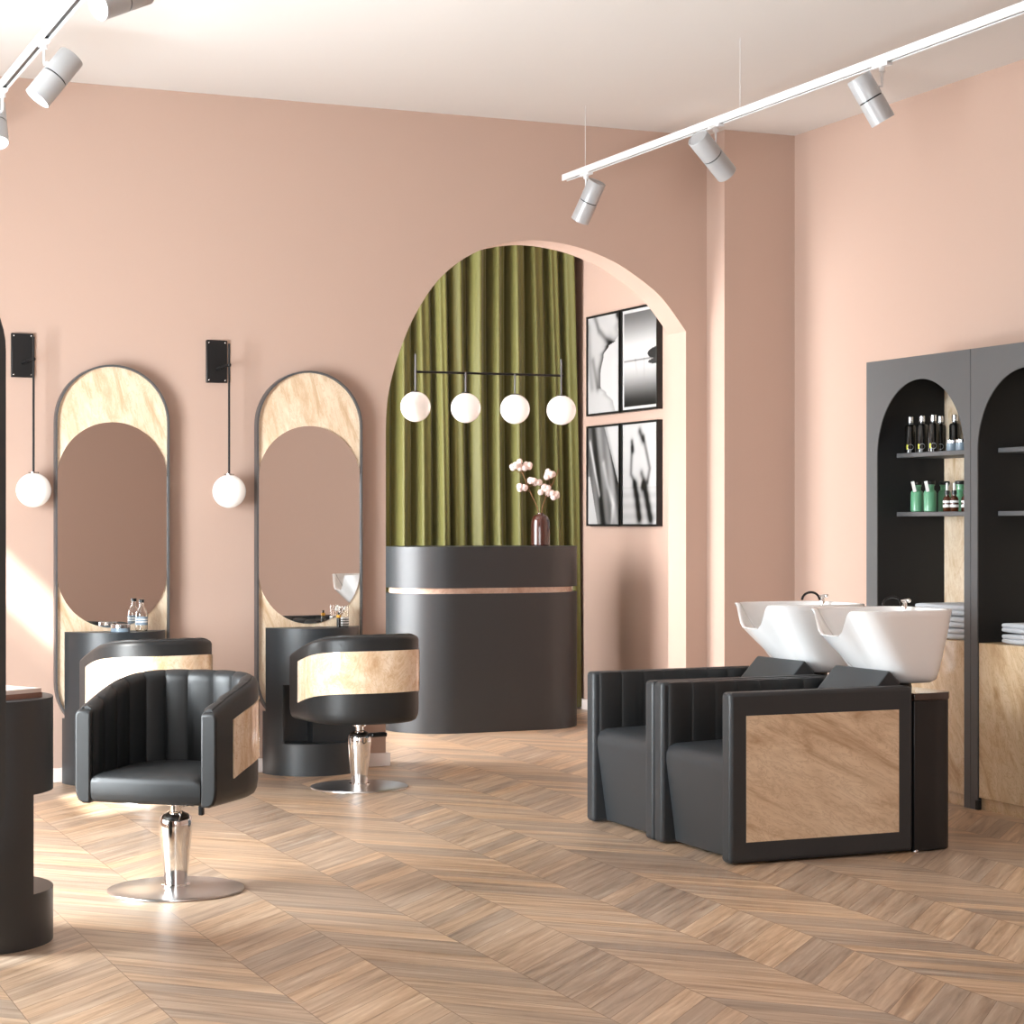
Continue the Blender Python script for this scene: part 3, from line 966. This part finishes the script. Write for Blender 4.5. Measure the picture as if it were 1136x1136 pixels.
def make_basin(label):
    t = thing('wash_basin', label, 'wash basin', (0, 0, 0), 0, 'white ceramic wash basins')
    SEG = 96
    # rim and foot rings (centre x, half x, half y, exponent)
    def ring(cx, cy, ax, ay, e, z, dz=None):
        pts = []
        for i in range(SEG):
            th = 2 * PI * i / SEG
            c, s = math.cos(th), math.sin(th)
            x = cx + ax * math.copysign(abs(c) ** (2 / e), c)
            y = cy + ay * math.copysign(abs(s) ** (2 / e), s)
            zz = z
            if dz: zz = z + dz(x - cx, y - cy, c)
            pts.append(Vector((x, y, zz)))
        return pts
    cy = 0.3165
    def notch(dx, dy, c):
        if c >= -0.05: return 0.0
        return -0.105 * math.exp(-(abs(dy) / 0.112) ** 7) * sstep(0.05, 0.5, -c)
    rim_o = ring(0.884, cy, 0.246, 0.228, 4.4, 0.948, notch)
    foot = ring(0.958, cy, 0.112, 0.185, 3.4, 0.668)
    rim_i = ring(0.886, cy, 0.228, 0.210, 4.2, 0.948, notch)
    bot_i = ring(0.950, cy, 0.09, 0.15, 2.6, 0.715)
    bm = nb()
    loops = []
    K = 12
    cen = Vector((0.935, cy, 0.66))
    loops.append([Vector((0.958 + (p.x - 0.958) * 0.86, cy + (p.y - cy) * 0.86, 0.655)) for p in foot])
    for k in range(K + 1):
        f = k / K
        g1 = f ** 0.85
        loops.append([Vector((a.x + (b.x - a.x) * g1, a.y + (b.y - a.y) * (f ** 0.7), a.z + (b.z - a.z) * f)) for a, b in zip(foot, rim_o)])
    loops.append([a.lerp(b, 0.25) + Vector((0, 0, 0.004)) for a, b in zip(rim_o, rim_i)])
    loops.append([a.lerp(b, 0.8) + Vector((0, 0, 0.003)) for a, b in zip(rim_o, rim_i)])
    for k in range(K + 1):
        f = 1 - k / K
        loops.append([Vector((a.x + (b.x - a.x) * (f ** 0.6), a.y + (b.y - a.y) * (f ** 0.6), a.z + (b.z - a.z) * f)) for a, b in zip(bot_i, rim_i)])
    prev = None
    for lp in loops:
        vs = [bm.verts.new(v) for v in lp]
        if prev:
            for i in range(SEG):
                j = (i + 1) % SEG
                bm.faces.new((prev[i], prev[j], vs[j], vs[i]))
        else: bm.faces.new(vs[::-1])
        prev = vs
    bm.faces.new(prev)
    obj('bowl', bm, CERAMIC, t, world=False, ang=60)
    obj('mount', lathe(nb(), [(0, 0.6285), (0.075, 0.6285), (0.07, 0.6545), (0, 0.6545)], 0.945, cy, 0, 32), BLACKMET, t, world=False)
    # tap with hose on the back of the rim
    fx, fy, fz = 1.065, cy + 0.10, 0.948
    bm = nb(); lathe(bm, [(0, -0.01), (0.012, -0.01), (0.012, 0.022), (0.008, 0.028), (0, 0.028)], fx, fy, fz, 16)
    tube(bm, [(fx, fy, fz + 0.015), (fx - 0.02, fy, fz + 0.030), (fx + 0.012, fy - 0.012, fz + 0.034)], 0.005, 8)
    sphere(bm, (fx + 0.014, fy - 0.014, fz + 0.030), 0.009, 12, 8)
    f = obj('tap', bm, CHROME, t, world=False)
    bm = nb()
    tube(bm, [(fx - 0.015 - 0.045 + 0.045 * math.cos(a), fy + 0.0, fz + 0.012 + 0.034 * math.sin(a)) for a in [PI * i / 14 for i in range(15)]], 0.0055, 8)
    obj('hose', bm, BLACKMET, f, world=False)
    return t
b1 = make_basin('nearest white ceramic wash basin, behind the chair with the marble side panel')
b1.location = (3.82, ya0, 0)
dup(b1, (3.82, ya0 + 0.643, 0), 0, 'farther white ceramic wash basin, partly hidden by the nearest one')

# ------------------------------------------------------------------ display cabinets on the right wall
def make_cabinet(label, y_left, side_l, side_r, open_w):
    """y_left: far edge; the unit runs towards the camera"""
    t = thing('display_cabinet', label, 'cabinet', (5.605, 0, 0), 0, 'arched display cabinets on the right wall')
    XC, XBK, Z1 = 5.605, 5.973, 2.098
    XBK = 6.00
    yl = y_left
    yo0, yo1 = yl - side_l, yl - side_l - open_w       # opening, far to near
    yr = yo1 - side_r
    r = open_w / 2
    yc = (yo0 + yo1) / 2
    arc = [(yc + r * math.cos(PI * i / 40), 1.630 + r * math.sin(PI * i / 40)) for i in range(41)]
    outl = [(yl, 0), (yo0, 0)] + arc + [(yo1, 0), (yr, 0), (yr, Z1), (yl, Z1)]
    obj('front_panel', prism(nb(), outl, XC, XC + 0.006, 'x'), CABM, t, ang=25)
    bm = nb()
    box(bm, XC + 0.0061, XR - 0.001, yo0, yl, 0, Z1); box(bm, XC + 0.0061, XR - 0.001, yr, yo1, 0, Z1)
    box(bm, XC + 0.0061, XR - 0.001, yo1, yo0, Z1 - 0.02, Z1)
    obj('carcass', bm, CABIN, t, smooth=False)
    obj('back_panel', box(nb(), XBK, XBK + 0.02, yo1 + 0.0005, yo0 - 0.0005, 0.76, Z1 - 0.021), MARB, t, smooth=False)
    for z in (1.624, 1.336):
        obj('shelf', box(nb(), 5.718, XBK - 0.0005, yo1 + 0.0005, yo0 - 0.0005, z, z + 0.022), CABM, t, bevel=0.002)
    obj('marble_base', box(nb(), XC + 0.0065, XBK + 0.02, yo1 + 0.0005, yo0 - 0.0005, 0.055, 0.759), MARBC, t, bevel=0.003)
    obj('plinth', box(nb(), XC + 0.0215, XBK, yo1 + 0.0005, yo0 - 0.0005, 0, 0.0545), MARBC, t, smooth=False)
    return t, yo0, yo1, yr
cab1, c1a, c1b, yr1 = make_cabinet('arched charcoal cabinet nearest the corner, with green and black bottles on its shelves', 8.614, 0.094, 0.048, 0.715)
cab2, c2a, c2b, yr2 = make_cabinet('arched charcoal cabinet cut by the right edge of the photo, with an amber bottle', 7.7535, 0.050, 0.048, 0.715)
bm = nb(); box(bm, 5.598, 5.618, 7.690, 7.712, 0, 0.045)
obj('corner_foot', bm, BLACK, cab2, bevel=0.002)
bm = nb()
lathe(bm, [(0, 0), (0.006, 0), (0.007, 0.004), (0, 0.008)], 0, 0, 0, 12, Matrix.Rotation(-PI / 2, 4, 'Y'))
for v in bm.verts: v.co += Vector((5.623, 7.44, 0.660))
obj('push_lock', bm, BLACK, cab2)

# ---------- bottles and jars
S1, S2 = 1.6465, 1.3585
def tall_bottle(x, y, label, h=0.180, first=None):
    if first: return dup(first, (x, y, S1), 0, label)
    t = thing('bottle', label, 'bottle', (x, y, S1), 0, 'tall black bottles on the upper shelf')
    o = obj('body', lathe(nb(), [(0, 0), (0.025, 0), (0.0275, 0.003), (0.0275, 0.128), (0.023, 0.138), (0.013, 0.142), (0.013, 0.150), (0, 0.150)], seg=32), DARKB, t, world=False)
    obj('cap', lathe(nb(), [(0, 0.1505), (0.0145, 0.1505), (0.0145, h - 0.002), (0.013, h), (0, h)], seg=24), SILVER, t, world=False)
    # round printed mark and yellow flash facing the room
    bm = nb()
    rr = 0.0279
    def wrap(a, z): return (-rr * math.cos(a), rr * math.sin(a), z)
    def quad_strip(fn, n, w):
        pr = None
        for i in range(n + 1):
            a, z, na, nz = fn(i / n)
            p, q = bm.verts.new(wrap(a + na * w, z + nz * w * rr)), bm.verts.new(wrap(a - na * w, z - nz * w * rr))
            if pr: bm.faces.new((pr[0], pr[1], q, p))
            pr = (p, q)
    quad_strip(lambda s: (-1.0 + 0.50 * math.cos(2 * PI * s) , 0.030 + 0.013 * math.sin(2 * PI * s), math.cos(2 * PI * s), math.sin(2 * PI * s)), 24, 0.03)
    obj('printed_ring', bm, GREYP, o, world=False)
    bm = nb()
    pr = None
    for i in range(5):
        a = -0.55 + 0.33 * i / 4
        p, q = bm.verts.new(wrap(a, 0.018)), bm.verts.new(wrap(a, 0.042))
        if pr: bm.faces.new((pr[0], p, q, pr[1]))
        pr = (p, q)
    obj('yellow_flash', bm, YELLOW, o, world=False)
    return t
tb = tall_bottle(5.775, 8.484, 'tall black bottle with silver cap, farthest left on the upper shelf')
tall_bottle(5.775, 8.386, 'tall black bottle with silver cap, second from the left on the upper shelf', first=tb)
tall_bottle(5.775, 8.290, 'tall black bottle with silver cap, third from the left on the upper shelf', first=tb)
tall_bottle(5.875, 8.375, 'tall black bottle in the back row, behind the third front bottle', first=tb)
tall_bottle(5.875, 8.255, 'tall black bottle standing behind the two grey blue jars', first=tb)
def jar(x, y, z, label, first=None, r=0.026, h=0.036):
    if first: return dup(first, (x, y, z), 0, label)
    t = thing('jar', label, 'jar', (x, y, z), 0, 'grey blue cream jars on the upper shelf')
    obj('body', lathe(nb(), [(0, 0), (r - 0.002, 0), (r, 0.003), (r, h), (0, h)], seg=32), BLUEG, t, world=False)
    obj('lid', lathe(nb(), [(0, h + 0.0005), (r, h + 0.0005), (r, h + 0.015), (r - 0.002, h + 0.017), (0, h + 0.017)], seg=32), SILVER, t, world=False)
    return t
j1 = jar(5.755, 8.110, S1, 'grey blue cream jar with silver lid, left one of the two beside the black bottles')
jar(5.755, 8.035, S1, 'grey blue cream jar with silver lid, right one, half hidden by the cabinet edge', j1)
jar(5.765, 7.29, S1, 'grey blue jar on the upper shelf of the cabinet at the right photo edge', j1)
def green_bottle(x, y, label, first=None):
    if first: return dup(first, (x, y, S2), 0, label)
    t = thing('apothecary_bottle', label, 'bottle', (x, y, S2), 0, 'sage green bottles on the lower shelf')
    obj('body', lathe(nb(), [(0, 0), (0.028, 0), (0.031, 0.004), (0.031, 0.090), (0.027, 0.100), (0.019, 0.106), (0.019, 0.124), (0.023, 0.126), (0.023, 0.131), (0, 0.131)], seg=36), GREEN, t, world=False)
    obj('stopper', lathe(nb(), [(0, 0.1315), (0.024, 0.1315), (0.026, 0.136), (0.026, 0.146), (0.023, 0.149), (0, 0.149)], seg=28), BLACK, t, world=False)
    bm = nb()
    mtx = Matrix.Translation((-0.030, -0.016, 0.122)) @ Matrix.Rotation(R(54), 4, 'Z') @ Matrix.Rotation(R(-12), 4, 'X')
    box(bm, -0.001, 0.001, -0.008, 0.008, -0.026, 0.026)
    bm.transform(mtx)
    obj('tag', bm, PAPERW, t, world=False, smooth=False)
    return t
gb = green_bottle(5.778, 8.432, 'sage green bottle with black stopper and white tag, left one on the lower shelf')
green_bottle(5.778, 8.322, 'sage green bottle with black stopper and white tag, second from left on the lower shelf', gb)
g3 = green_bottle(5.878, 8.345, 'shaded green bottle in the back row between the second bottle and the droppers', gb)
g4 = green_bottle(5.878, 8.215, 'green bottle with wide black stopper, rising behind the amber dropper bottles', gb)
for g_ in (g3, g4):
    for ch in list(g_.children):
        if ch.name.startswith('tag'): bpy.data.objects.remove(ch)
def dropper(x, y, z, label, first=None, small=1.0):
    if first: return dup(first, (x, y, z), 0, label)
    t = thing('dropper_bottle', label, 'bottle', (x, y, z), 0, 'amber dropper bottles on the lower shelf')
    o = obj('body', lathe(nb(), [(0, 0), (0.018, 0), (0.020, 0.003), (0.020, 0.060), (0.016, 0.070), (0.010, 0.074), (0.010, 0.080), (0, 0.080)], seg=28), AMBER, t, world=False)
    obj('collar', lathe(nb(), [(0, 0.0805), (0.012, 0.0805), (0.012, 0.100), (0, 0.100)], seg=20), BLACK, t, world=False)
    obj('pipette', lathe(nb(), [(0, 0.1005), (0.006, 0.1005), (0.007, 0.118), (0.005, 0.135), (0, 0.138)], seg=16), WMETAL, t, world=False)
    bm = nb()
    lathe(bm, [(0.0203, 0.020), (0.0206, 0.020), (0.0206, 0.032), (0.0203, 0.032)], seg=28)
    lathe(bm, [(0.0203, 0.042), (0.0206, 0.042), (0.0206, 0.052), (0.0203, 0.052)], seg=28)
    obj('label_bands', bm, PAPERW, o, world=False)
    return t
d1 = dropper(5.765, 8.163, S2, 'amber dropper bottle with white bands, left one beside the green bottles')
dropper(5.765, 8.105, S2, 'amber dropper bottle with white bands, middle one of the three droppers', d1)
dropper(5.80, 8.065, S2, 'amber dropper bottle with white bands, right one half hidden by the cabinet edge', d1)
t = thing('pump_bottle', 'amber pump bottle with white striped label, in the cabinet at the right photo edge', 'bottle', (5.775, 7.30, S2))
bx, by = 5.775, 7.315
o = obj('body', lathe(nb(), [(0, 0), (0.034, 0), (0.037, 0.004), (0.037, 0.075), (0.030, 0.095), (0.014, 0.110), (0.012, 0.122), (0, 0.122)], bx, by, S2, 36), AMBER, t)
bm = nb()
for z in (0.036, 0.050, 0.064): lathe(bm, [(0.0373, z), (0.0378, z), (0.0378, z + 0.006), (0.0373, z + 0.006)], bx, by, S2, 36)
obj('label_stripes', bm, PAPERW, o)
bm = nb(); lathe(bm, [(0, 0.1225), (0.014, 0.1225), (0.014, 0.132), (0.005, 0.134), (0.005, 0.150), (0, 0.150)], bx, by, S2, 20)
tube(bm, [(bx, by, S2 + 0.150), (bx - 0.01, by + 0.006, S2 + 0.154), (bx - 0.03, by + 0.018, S2 + 0.150)], 0.0055, 8)
obj('pump_head', bm, WMETAL, t)

# ---------- folded towels
def towel(cx, cy, z, hx, hy, h, label, seed, grp):
    rnd = random.Random(seed)
    bm = nb()
    # outline in (x,z) of a folded slab: rounded folded front towards the room, two layers
    prof = []
    r = h / 2
    for layer in (0, 1):
        z0 = layer * r
        for i in range(7):
            a = -PI / 2 + PI * i / 6
            prof.append((-hx - (r / 2) * 0.9 * math.cos(a), z0 + r / 2 + (r / 2) * math.sin(a)))
    prof += [(hx, h), (hx, 0)]
    n = 16
    rings = []
    for i in range(n + 1):
        s = i / n
        e = min(s, 1 - s) * n
        sc = 1 - 0.16 * math.exp(-e * 1.1)
        y = cy - hy + 2 * hy * s
        rings.append([bm.verts.new((cx + x + 0.0025 * math.sin(5 * s + seed), y, z + h / 2 + (zz - h / 2) * sc + 0.0012 * math.sin(9 * s + seed * 2))) for x, zz in prof])
    for a, b in zip(rings[:-1], rings[1:]):
        for i in range(len(a)):
            j = (i + 1) % len(a)
            bm.faces.new((a[i], a[j], b[j], b[i]))
    bm.faces.new(rings[0]); bm.faces.new(rings[-1][::-1])
    zmin = min(v.co.z for v in bm.verts)
    for v in bm.verts: v.co.z += z - zmin
    o = obj('folded_towel', bm, TOWEL, ang=50)
    tag(o, label, 'towel', grp)
zt = 0.760
for k, w in enumerate(('bottom', 'middle', 'top')):
    towel(5.80, 8.055, zt + 0.0545 * k, 0.135, 0.215, 0.050, 'pale grey folded towel, %s one of the three stacked behind the nearest basin' % w, k + 1, 'grey towels behind the basin')
zt = 0.760
for k, w in enumerate(('lower', 'upper')):
    towel(5.80, 7.36, zt + 0.0485 * k, 0.130, 0.235, 0.044, 'pale grey folded towel, %s one of the pair in the cabinet at the right edge' % w, k + 5, 'grey towels in the right cabinet')

# ---------- things on the vanities
ZV = 0.7605
t = thing('clear_bottle', 'clear glass bottle with black cap and dark label, on the vanity under the left mirror', 'bottle', (2.345, 10.195, ZV))
bx, by = 2.345, 10.195
o = obj('body', lathe(nb(), [(0, 0), (0.028, 0), (0.031, 0.004), (0.031, 0.085), (0.024, 0.106), (0.012, 0.124), (0.012, 0.142), (0.0095, 0.142), (0.0095, 0.122), (0.021, 0.104), (0.028, 0.084), (0.028, 0.006), (0, 0.006)], bx, by, ZV, 36), GLASS, t)
obj('label_band', lathe(nb(), [(0.0312, 0.030), (0.0316, 0.030), (0.0316, 0.072), (0.0312, 0.072)], bx, by, ZV, 36), BLUEG, o)
bm = nb()
for z in (0.044, 0.056): lathe(bm, [(0.0317, z), (0.032, z), (0.032, z + 0.005), (0.0317, z + 0.005)], bx, by, ZV, 36)
obj('label_lines', bm, PAPERW, o)
obj('cap', lathe(nb(), [(0, 0.1425), (0.0135, 0.1425), (0.0135, 0.158), (0, 0.158)], bx, by, ZV, 20), BLACK, t)
bx, by = 2.225, 10.135
t = thing('cream_tin', 'low grey blue tin with silver lid, on the vanity under the left mirror', 'tin', (bx, by, ZV))
obj('body', lathe(nb(), [(0, 0), (0.046, 0), (0.048, 0.002), (0.048, 0.020), (0, 0.020)], bx, by, ZV, 40), BLUEG, t)
obj('lid', lathe(nb(), [(0, 0.0205), (0.049, 0.0205), (0.049, 0.037), (0.047, 0.039), (0, 0.039)], bx, by, ZV, 40), SILVER, t)
bx, by = 3.372, 10.150
t = thing('dropper_bottle', 'tiny black bottle with yellow collar, on the vanity under the right mirror', 'bottle', (bx, by, ZV))
obj('body', lathe(nb(), [(0, 0), (0.010, 0), (0.0115, 0.002), (0.0115, 0.045), (0.007, 0.050), (0, 0.050)], bx, by, ZV, 24), DARKB, t)
obj('collar', lathe(nb(), [(0, 0.0505), (0.0115, 0.0505), (0.0115, 0.064), (0, 0.064)], bx, by, ZV, 24), ORANGE, t)
obj('cap', lathe(nb(), [(0, 0.0645), (0.006, 0.0645), (0.006, 0.078), (0, 0.080)], bx, by, ZV, 16), BLACK, t)
bx, by = 3.418, 10.205
t = thing('glass_jar', 'clear glass jar with black and white label, on the vanity under the right mirror', 'jar', (bx, by, ZV))
o = obj('body', lathe(nb(), [(0, 0), (0.024, 0), (0.026, 0.003), (0.026, 0.108), (0.023, 0.108), (0.023, 0.006), (0, 0.006)], bx, by, ZV, 32), GLASS, t)
obj('label_band', lathe(nb(), [(0.0262, 0.006), (0.0266, 0.006), (0.0266, 0.050), (0.0262, 0.050)], bx, by, ZV, 32), PAPERW, o)
bm = nb()
for z in (0.012, 0.024, 0.036): lathe(bm, [(0.0267, z), (0.027, z), (0.027, z + 0.005), (0.0267, z + 0.005)], bx, by, ZV, 32)
obj('label_lines', bm, BLACK, o)

# books on the nearest vanity
def book(name, label, cx, cy, z, w, d, h, rz, cm):
    t = thing(name, label, 'book', (cx, cy, z), rz, 'books on the nearest vanity')
    obj('pages', box(nb(), -w / 2 + 0.004, w / 2 - 0.004, -d / 2 + 0.003, d / 2 - 0.004, 0.0022, h - 0.0022), PAPER, t, world=False, smooth=False)
    bm = nb(); box(bm, -w / 2, w / 2, -d / 2, d / 2, 0, 0.002); box(bm, -w / 2, w / 2, -d / 2, d / 2, h - 0.002, h)
    box(bm, -w / 2, w / 2, -d / 2 - 0.002, -d / 2, 0, h)
    obj('cover', bm, cm, t, world=False, smooth=False)
book('book', 'brown book under the pale one on the nearest vanity', 1.035, 6.475, ZV, 0.17, 0.22, 0.016, R(30), BOOKB)
book('book', 'pale pink book on top of the brown one on the nearest vanity', 1.035, 6.475, ZV + 0.0163, 0.168, 0.218, 0.013, R(30), BOOKC)

# ------------------------------------------------------------------ track lights
def track(label, x, y0, y1, z, wires):
    t = thing('lighting_track', label, 'lighting track', (x, (y0 + y1) / 2, z), 0, 'white ceiling tracks')
    bm = nb()
    w, h = 0.036, 0.034
    # channel section with slot below
    sec = [(-w / 2, 0), (-w / 2, h), (w / 2, h), (w / 2, 0), (w / 2 - 0.008, 0), (w / 2 - 0.008, 0.012), (-w / 2 + 0.008, 0.012), (-w / 2 + 0.008, 0)]
    prism(bm, [(x + a, z + b) for a, b in sec], y0, y1, 'y')
    obj('rail', bm, WMETAL, t, smooth=False)
    obj('conductor', box(nb(), x - 0.009, x + 0.009, y0 + 0.01, y1 - 0.01, z + 0.005, z + 0.0118), BLACKMET, t, smooth=False)
    for y in wires:
        bm = nb(); tube(bm, [(x, y, z + h), (x, y, HC)], 0.0013, 6)
        obj('suspension_wire', bm, WMETAL, t)
    return t
ZT = 3.165
XT1, XT2 = 4.655, 1.455
track('white lighting track with three spotlights, running up to the right', XT1, 3.2, 10.12, ZT, (9.86, 8.20, 5.6))
track('white lighting track in the upper left corner', XT2, 3.2, 10.12, ZT, (9.86, 6.6, 4.2))
def spot(label, x, y, rear, front, rr, lit=False):
    """rear / front: centres of the two ends relative to the joint under the rail"""
    J = Vector((x, y, ZT))
    a, b = J + Vector(rear), J + Vector(front)
    t = thing('track_spotlight', label, 'spotlight', (x, y, ZT), 0, 'cylindrical track spotlights')
    ax = (b - a); Ln = ax.length; ax.normalize()
    q = Vector((0, 0, 1)).rotation_difference(ax).to_matrix().to_4x4()
    def L_(bm, prof, seg=48): return lathe(bm, prof, a.x, a.y, a.z, seg, q)
    h = Ln * 0.50
    o = obj('housing', L_(nb(), [(0, 0.004), (rr - 0.008, 0.004), (rr - 0.006, 0), (rr - 0.002, 0), (rr, 0.003), (rr, h - 0.003), (0, h - 0.003)]), SPOTM, t)
    obj('gap_ring', L_(nb(), [(0, h - 0.003), (rr - 0.003, h - 0.003), (rr - 0.003, h + 0.003), (0, h + 0.003)]), BLACK, t)
    obj('head', L_(nb(), [(0, h + 0.003), (rr, h + 0.003), (rr, Ln), (rr - 0.003, Ln), (rr - 0.003, Ln - 0.006), (0, Ln - 0.006)]), SPOTM, t)
    obj('lens', L_(nb(), [(0, Ln - 0.0055), (rr - 0.0035, Ln - 0.0055), (rr - 0.0035, Ln - 0.002), (0, Ln - 0.002)]), LENS, t)
    bm = nb(); box(bm, x - 0.014, x + 0.014, y - 0.055, y + 0.055, ZT - 0.012, ZT - 0.0002)
    lathe(bm, [(0, -0.030), (0.014, -0.030), (0.014, -0.012), (0, -0.012)], x, y, ZT, 20)
    obj('adapter', bm, WMETAL, t)
    m_ = a + ax * (h * 0.72)
    side = Vector((x, y, ZT - 0.03)) - m_; side = (side - ax * side.dot(ax)).normalized()
    e = m_ + side * (rr + 0.002)
    bm = nb(); tube(bm, [(x, y, ZT - 0.028), (x, y, ZT - 0.09), e], [0.006, 0.006, 0.006], 10)
    obj('bracket_arm', bm, WMETAL, t)
    return t
CT, ST = math.cos(R(23.22)), math.sin(R(23.22))
def cam(dx, dd, dz):       # camera-right, away from camera, up -> room axes
    return (dx * CT + dd * ST, -dx * ST + dd * CT, dz)
spot('white spotlight nearest the arch, tipped down to the left', XT1, 9.85, cam(0.058, -0.035, -0.050), cam(-0.032, 0.050, -0.245), 0.049)
spot('white spotlight in the middle of the right track, tipped down to the right', XT1, 8.43, cam(-0.092, -0.070, -0.068), cam(0.058, 0.060, -0.215), 0.052)
spot('white spotlight on the right track, nearest the right photo edge', XT1, 7.04, cam(-0.096, 0.0, -0.052), cam(0.008, 0.015, -0.228), 0.052)
spot('grey spotlight on the left track with glowing lens, tipped down to the left', XT2, 7.98, cam(0.100, 0.035, -0.050), cam(-0.022, -0.02, -0.225), 0.053)
spot('spotlight at the top left, only its glowing lens showing', XT2, 6.98, cam(0.150, 0.07, -0.020), cam(0.012, -0.06, -0.110), 0.053)
spot('spotlight cut by the left photo edge, only its lens end showing', XT2, 8.95, cam(-0.052, 0.05, -0.05), cam(-0.014, -0.04, -0.235), 0.050)

# ------------------------------------------------------------------ light
def area(name, loc, rot, sx, sy, power, col=(1, 1, 1)):
    l = bpy.data.lights.new(name, 'AREA')
    l.shape = 'RECTANGLE'; l.size = sx; l.size_y = sy; l.energy = power; l.color = col
    o = bpy.data.objects.new(name, l); C.objects.link(o)
    o.location = loc; o.rotation_euler = rot
    return o
area('daylight_main_window', (XL - 0.085, (WB[0] + WB[1]) / 2, (WB[2] + WB[3]) / 2), (0, R(-90), 0), WB[3] - WB[2], WB[1] - WB[0], 475, (0.88, 0.96, 1.0))
area('added_front_fill', (XL - 0.085, (WE[0] + WE[1]) / 2, (WE[2] + WE[3]) / 2), (0, R(-90), 0), WE[3] - WE[2], WE[1] - WE[0], 230, (0.88, 0.96, 1.0))  # added fill lamp, brightens the walls the mirrors reflect
area('daylight_alcove_window', (XAL - 0.12, (WD[0] + WD[1]) / 2, (WD[2] + WD[3]) / 2), (0, R(-90), 0), WD[3] - WD[2], WD[1] - WD[0], 300, (0.96, 0.98, 1.0))
sun = bpy.data.lights.new('sun', 'SUN')
sun.energy = 18.0; sun.angle = R(1.2); sun.color = (1, 0.97, 0.92)
so = bpy.data.objects.new('sun', sun); C.objects.link(so)
d = Vector((1.0, 0.787, -0.95)).normalized()
so.rotation_euler = d.to_track_quat('-Z', 'Y').to_euler()
so.location = (-4, 4, 6)
w = bpy.data.worlds.new('world'); bpy.context.scene.world = w
w.use_nodes = True
w.node_tree.nodes['Background'].inputs[0].default_value = (0.93, 0.96, 1.0, 1)
w.node_tree.nodes['Background'].inputs[1].default_value = 2.2

# ------------------------------------------------------------------ camera
cam_d = bpy.data.cameras.new('camera')
cam_o = bpy.data.objects.new('camera', cam_d); C.objects.link(cam_o)
cam_o.location = (0, 0, 1.3)
cam_o.rotation_euler = (R(90), 0, R(-23.22))
cam_d.sensor_width = 36; cam_d.sensor_height = 36
cam_d.lens = 2269 / 1136 * 36
cam_d.shift_y = 13 / 1136
cam_d.clip_start = 0.05; cam_d.clip_end = 100
sc = bpy.context.scene
sc.camera = cam_o
sc.view_settings.view_transform = 'Standard'
sc.view_settings.look = 'None'
sc.view_settings.gamma = 1
sc.view_settings.use_curve_mapping = False
sc.view_settings.exposure = 0.0
sc.cycles.use_denoising = True
sc.cycles.max_bounces = 10
sc.cycles.diffuse_bounces = 6
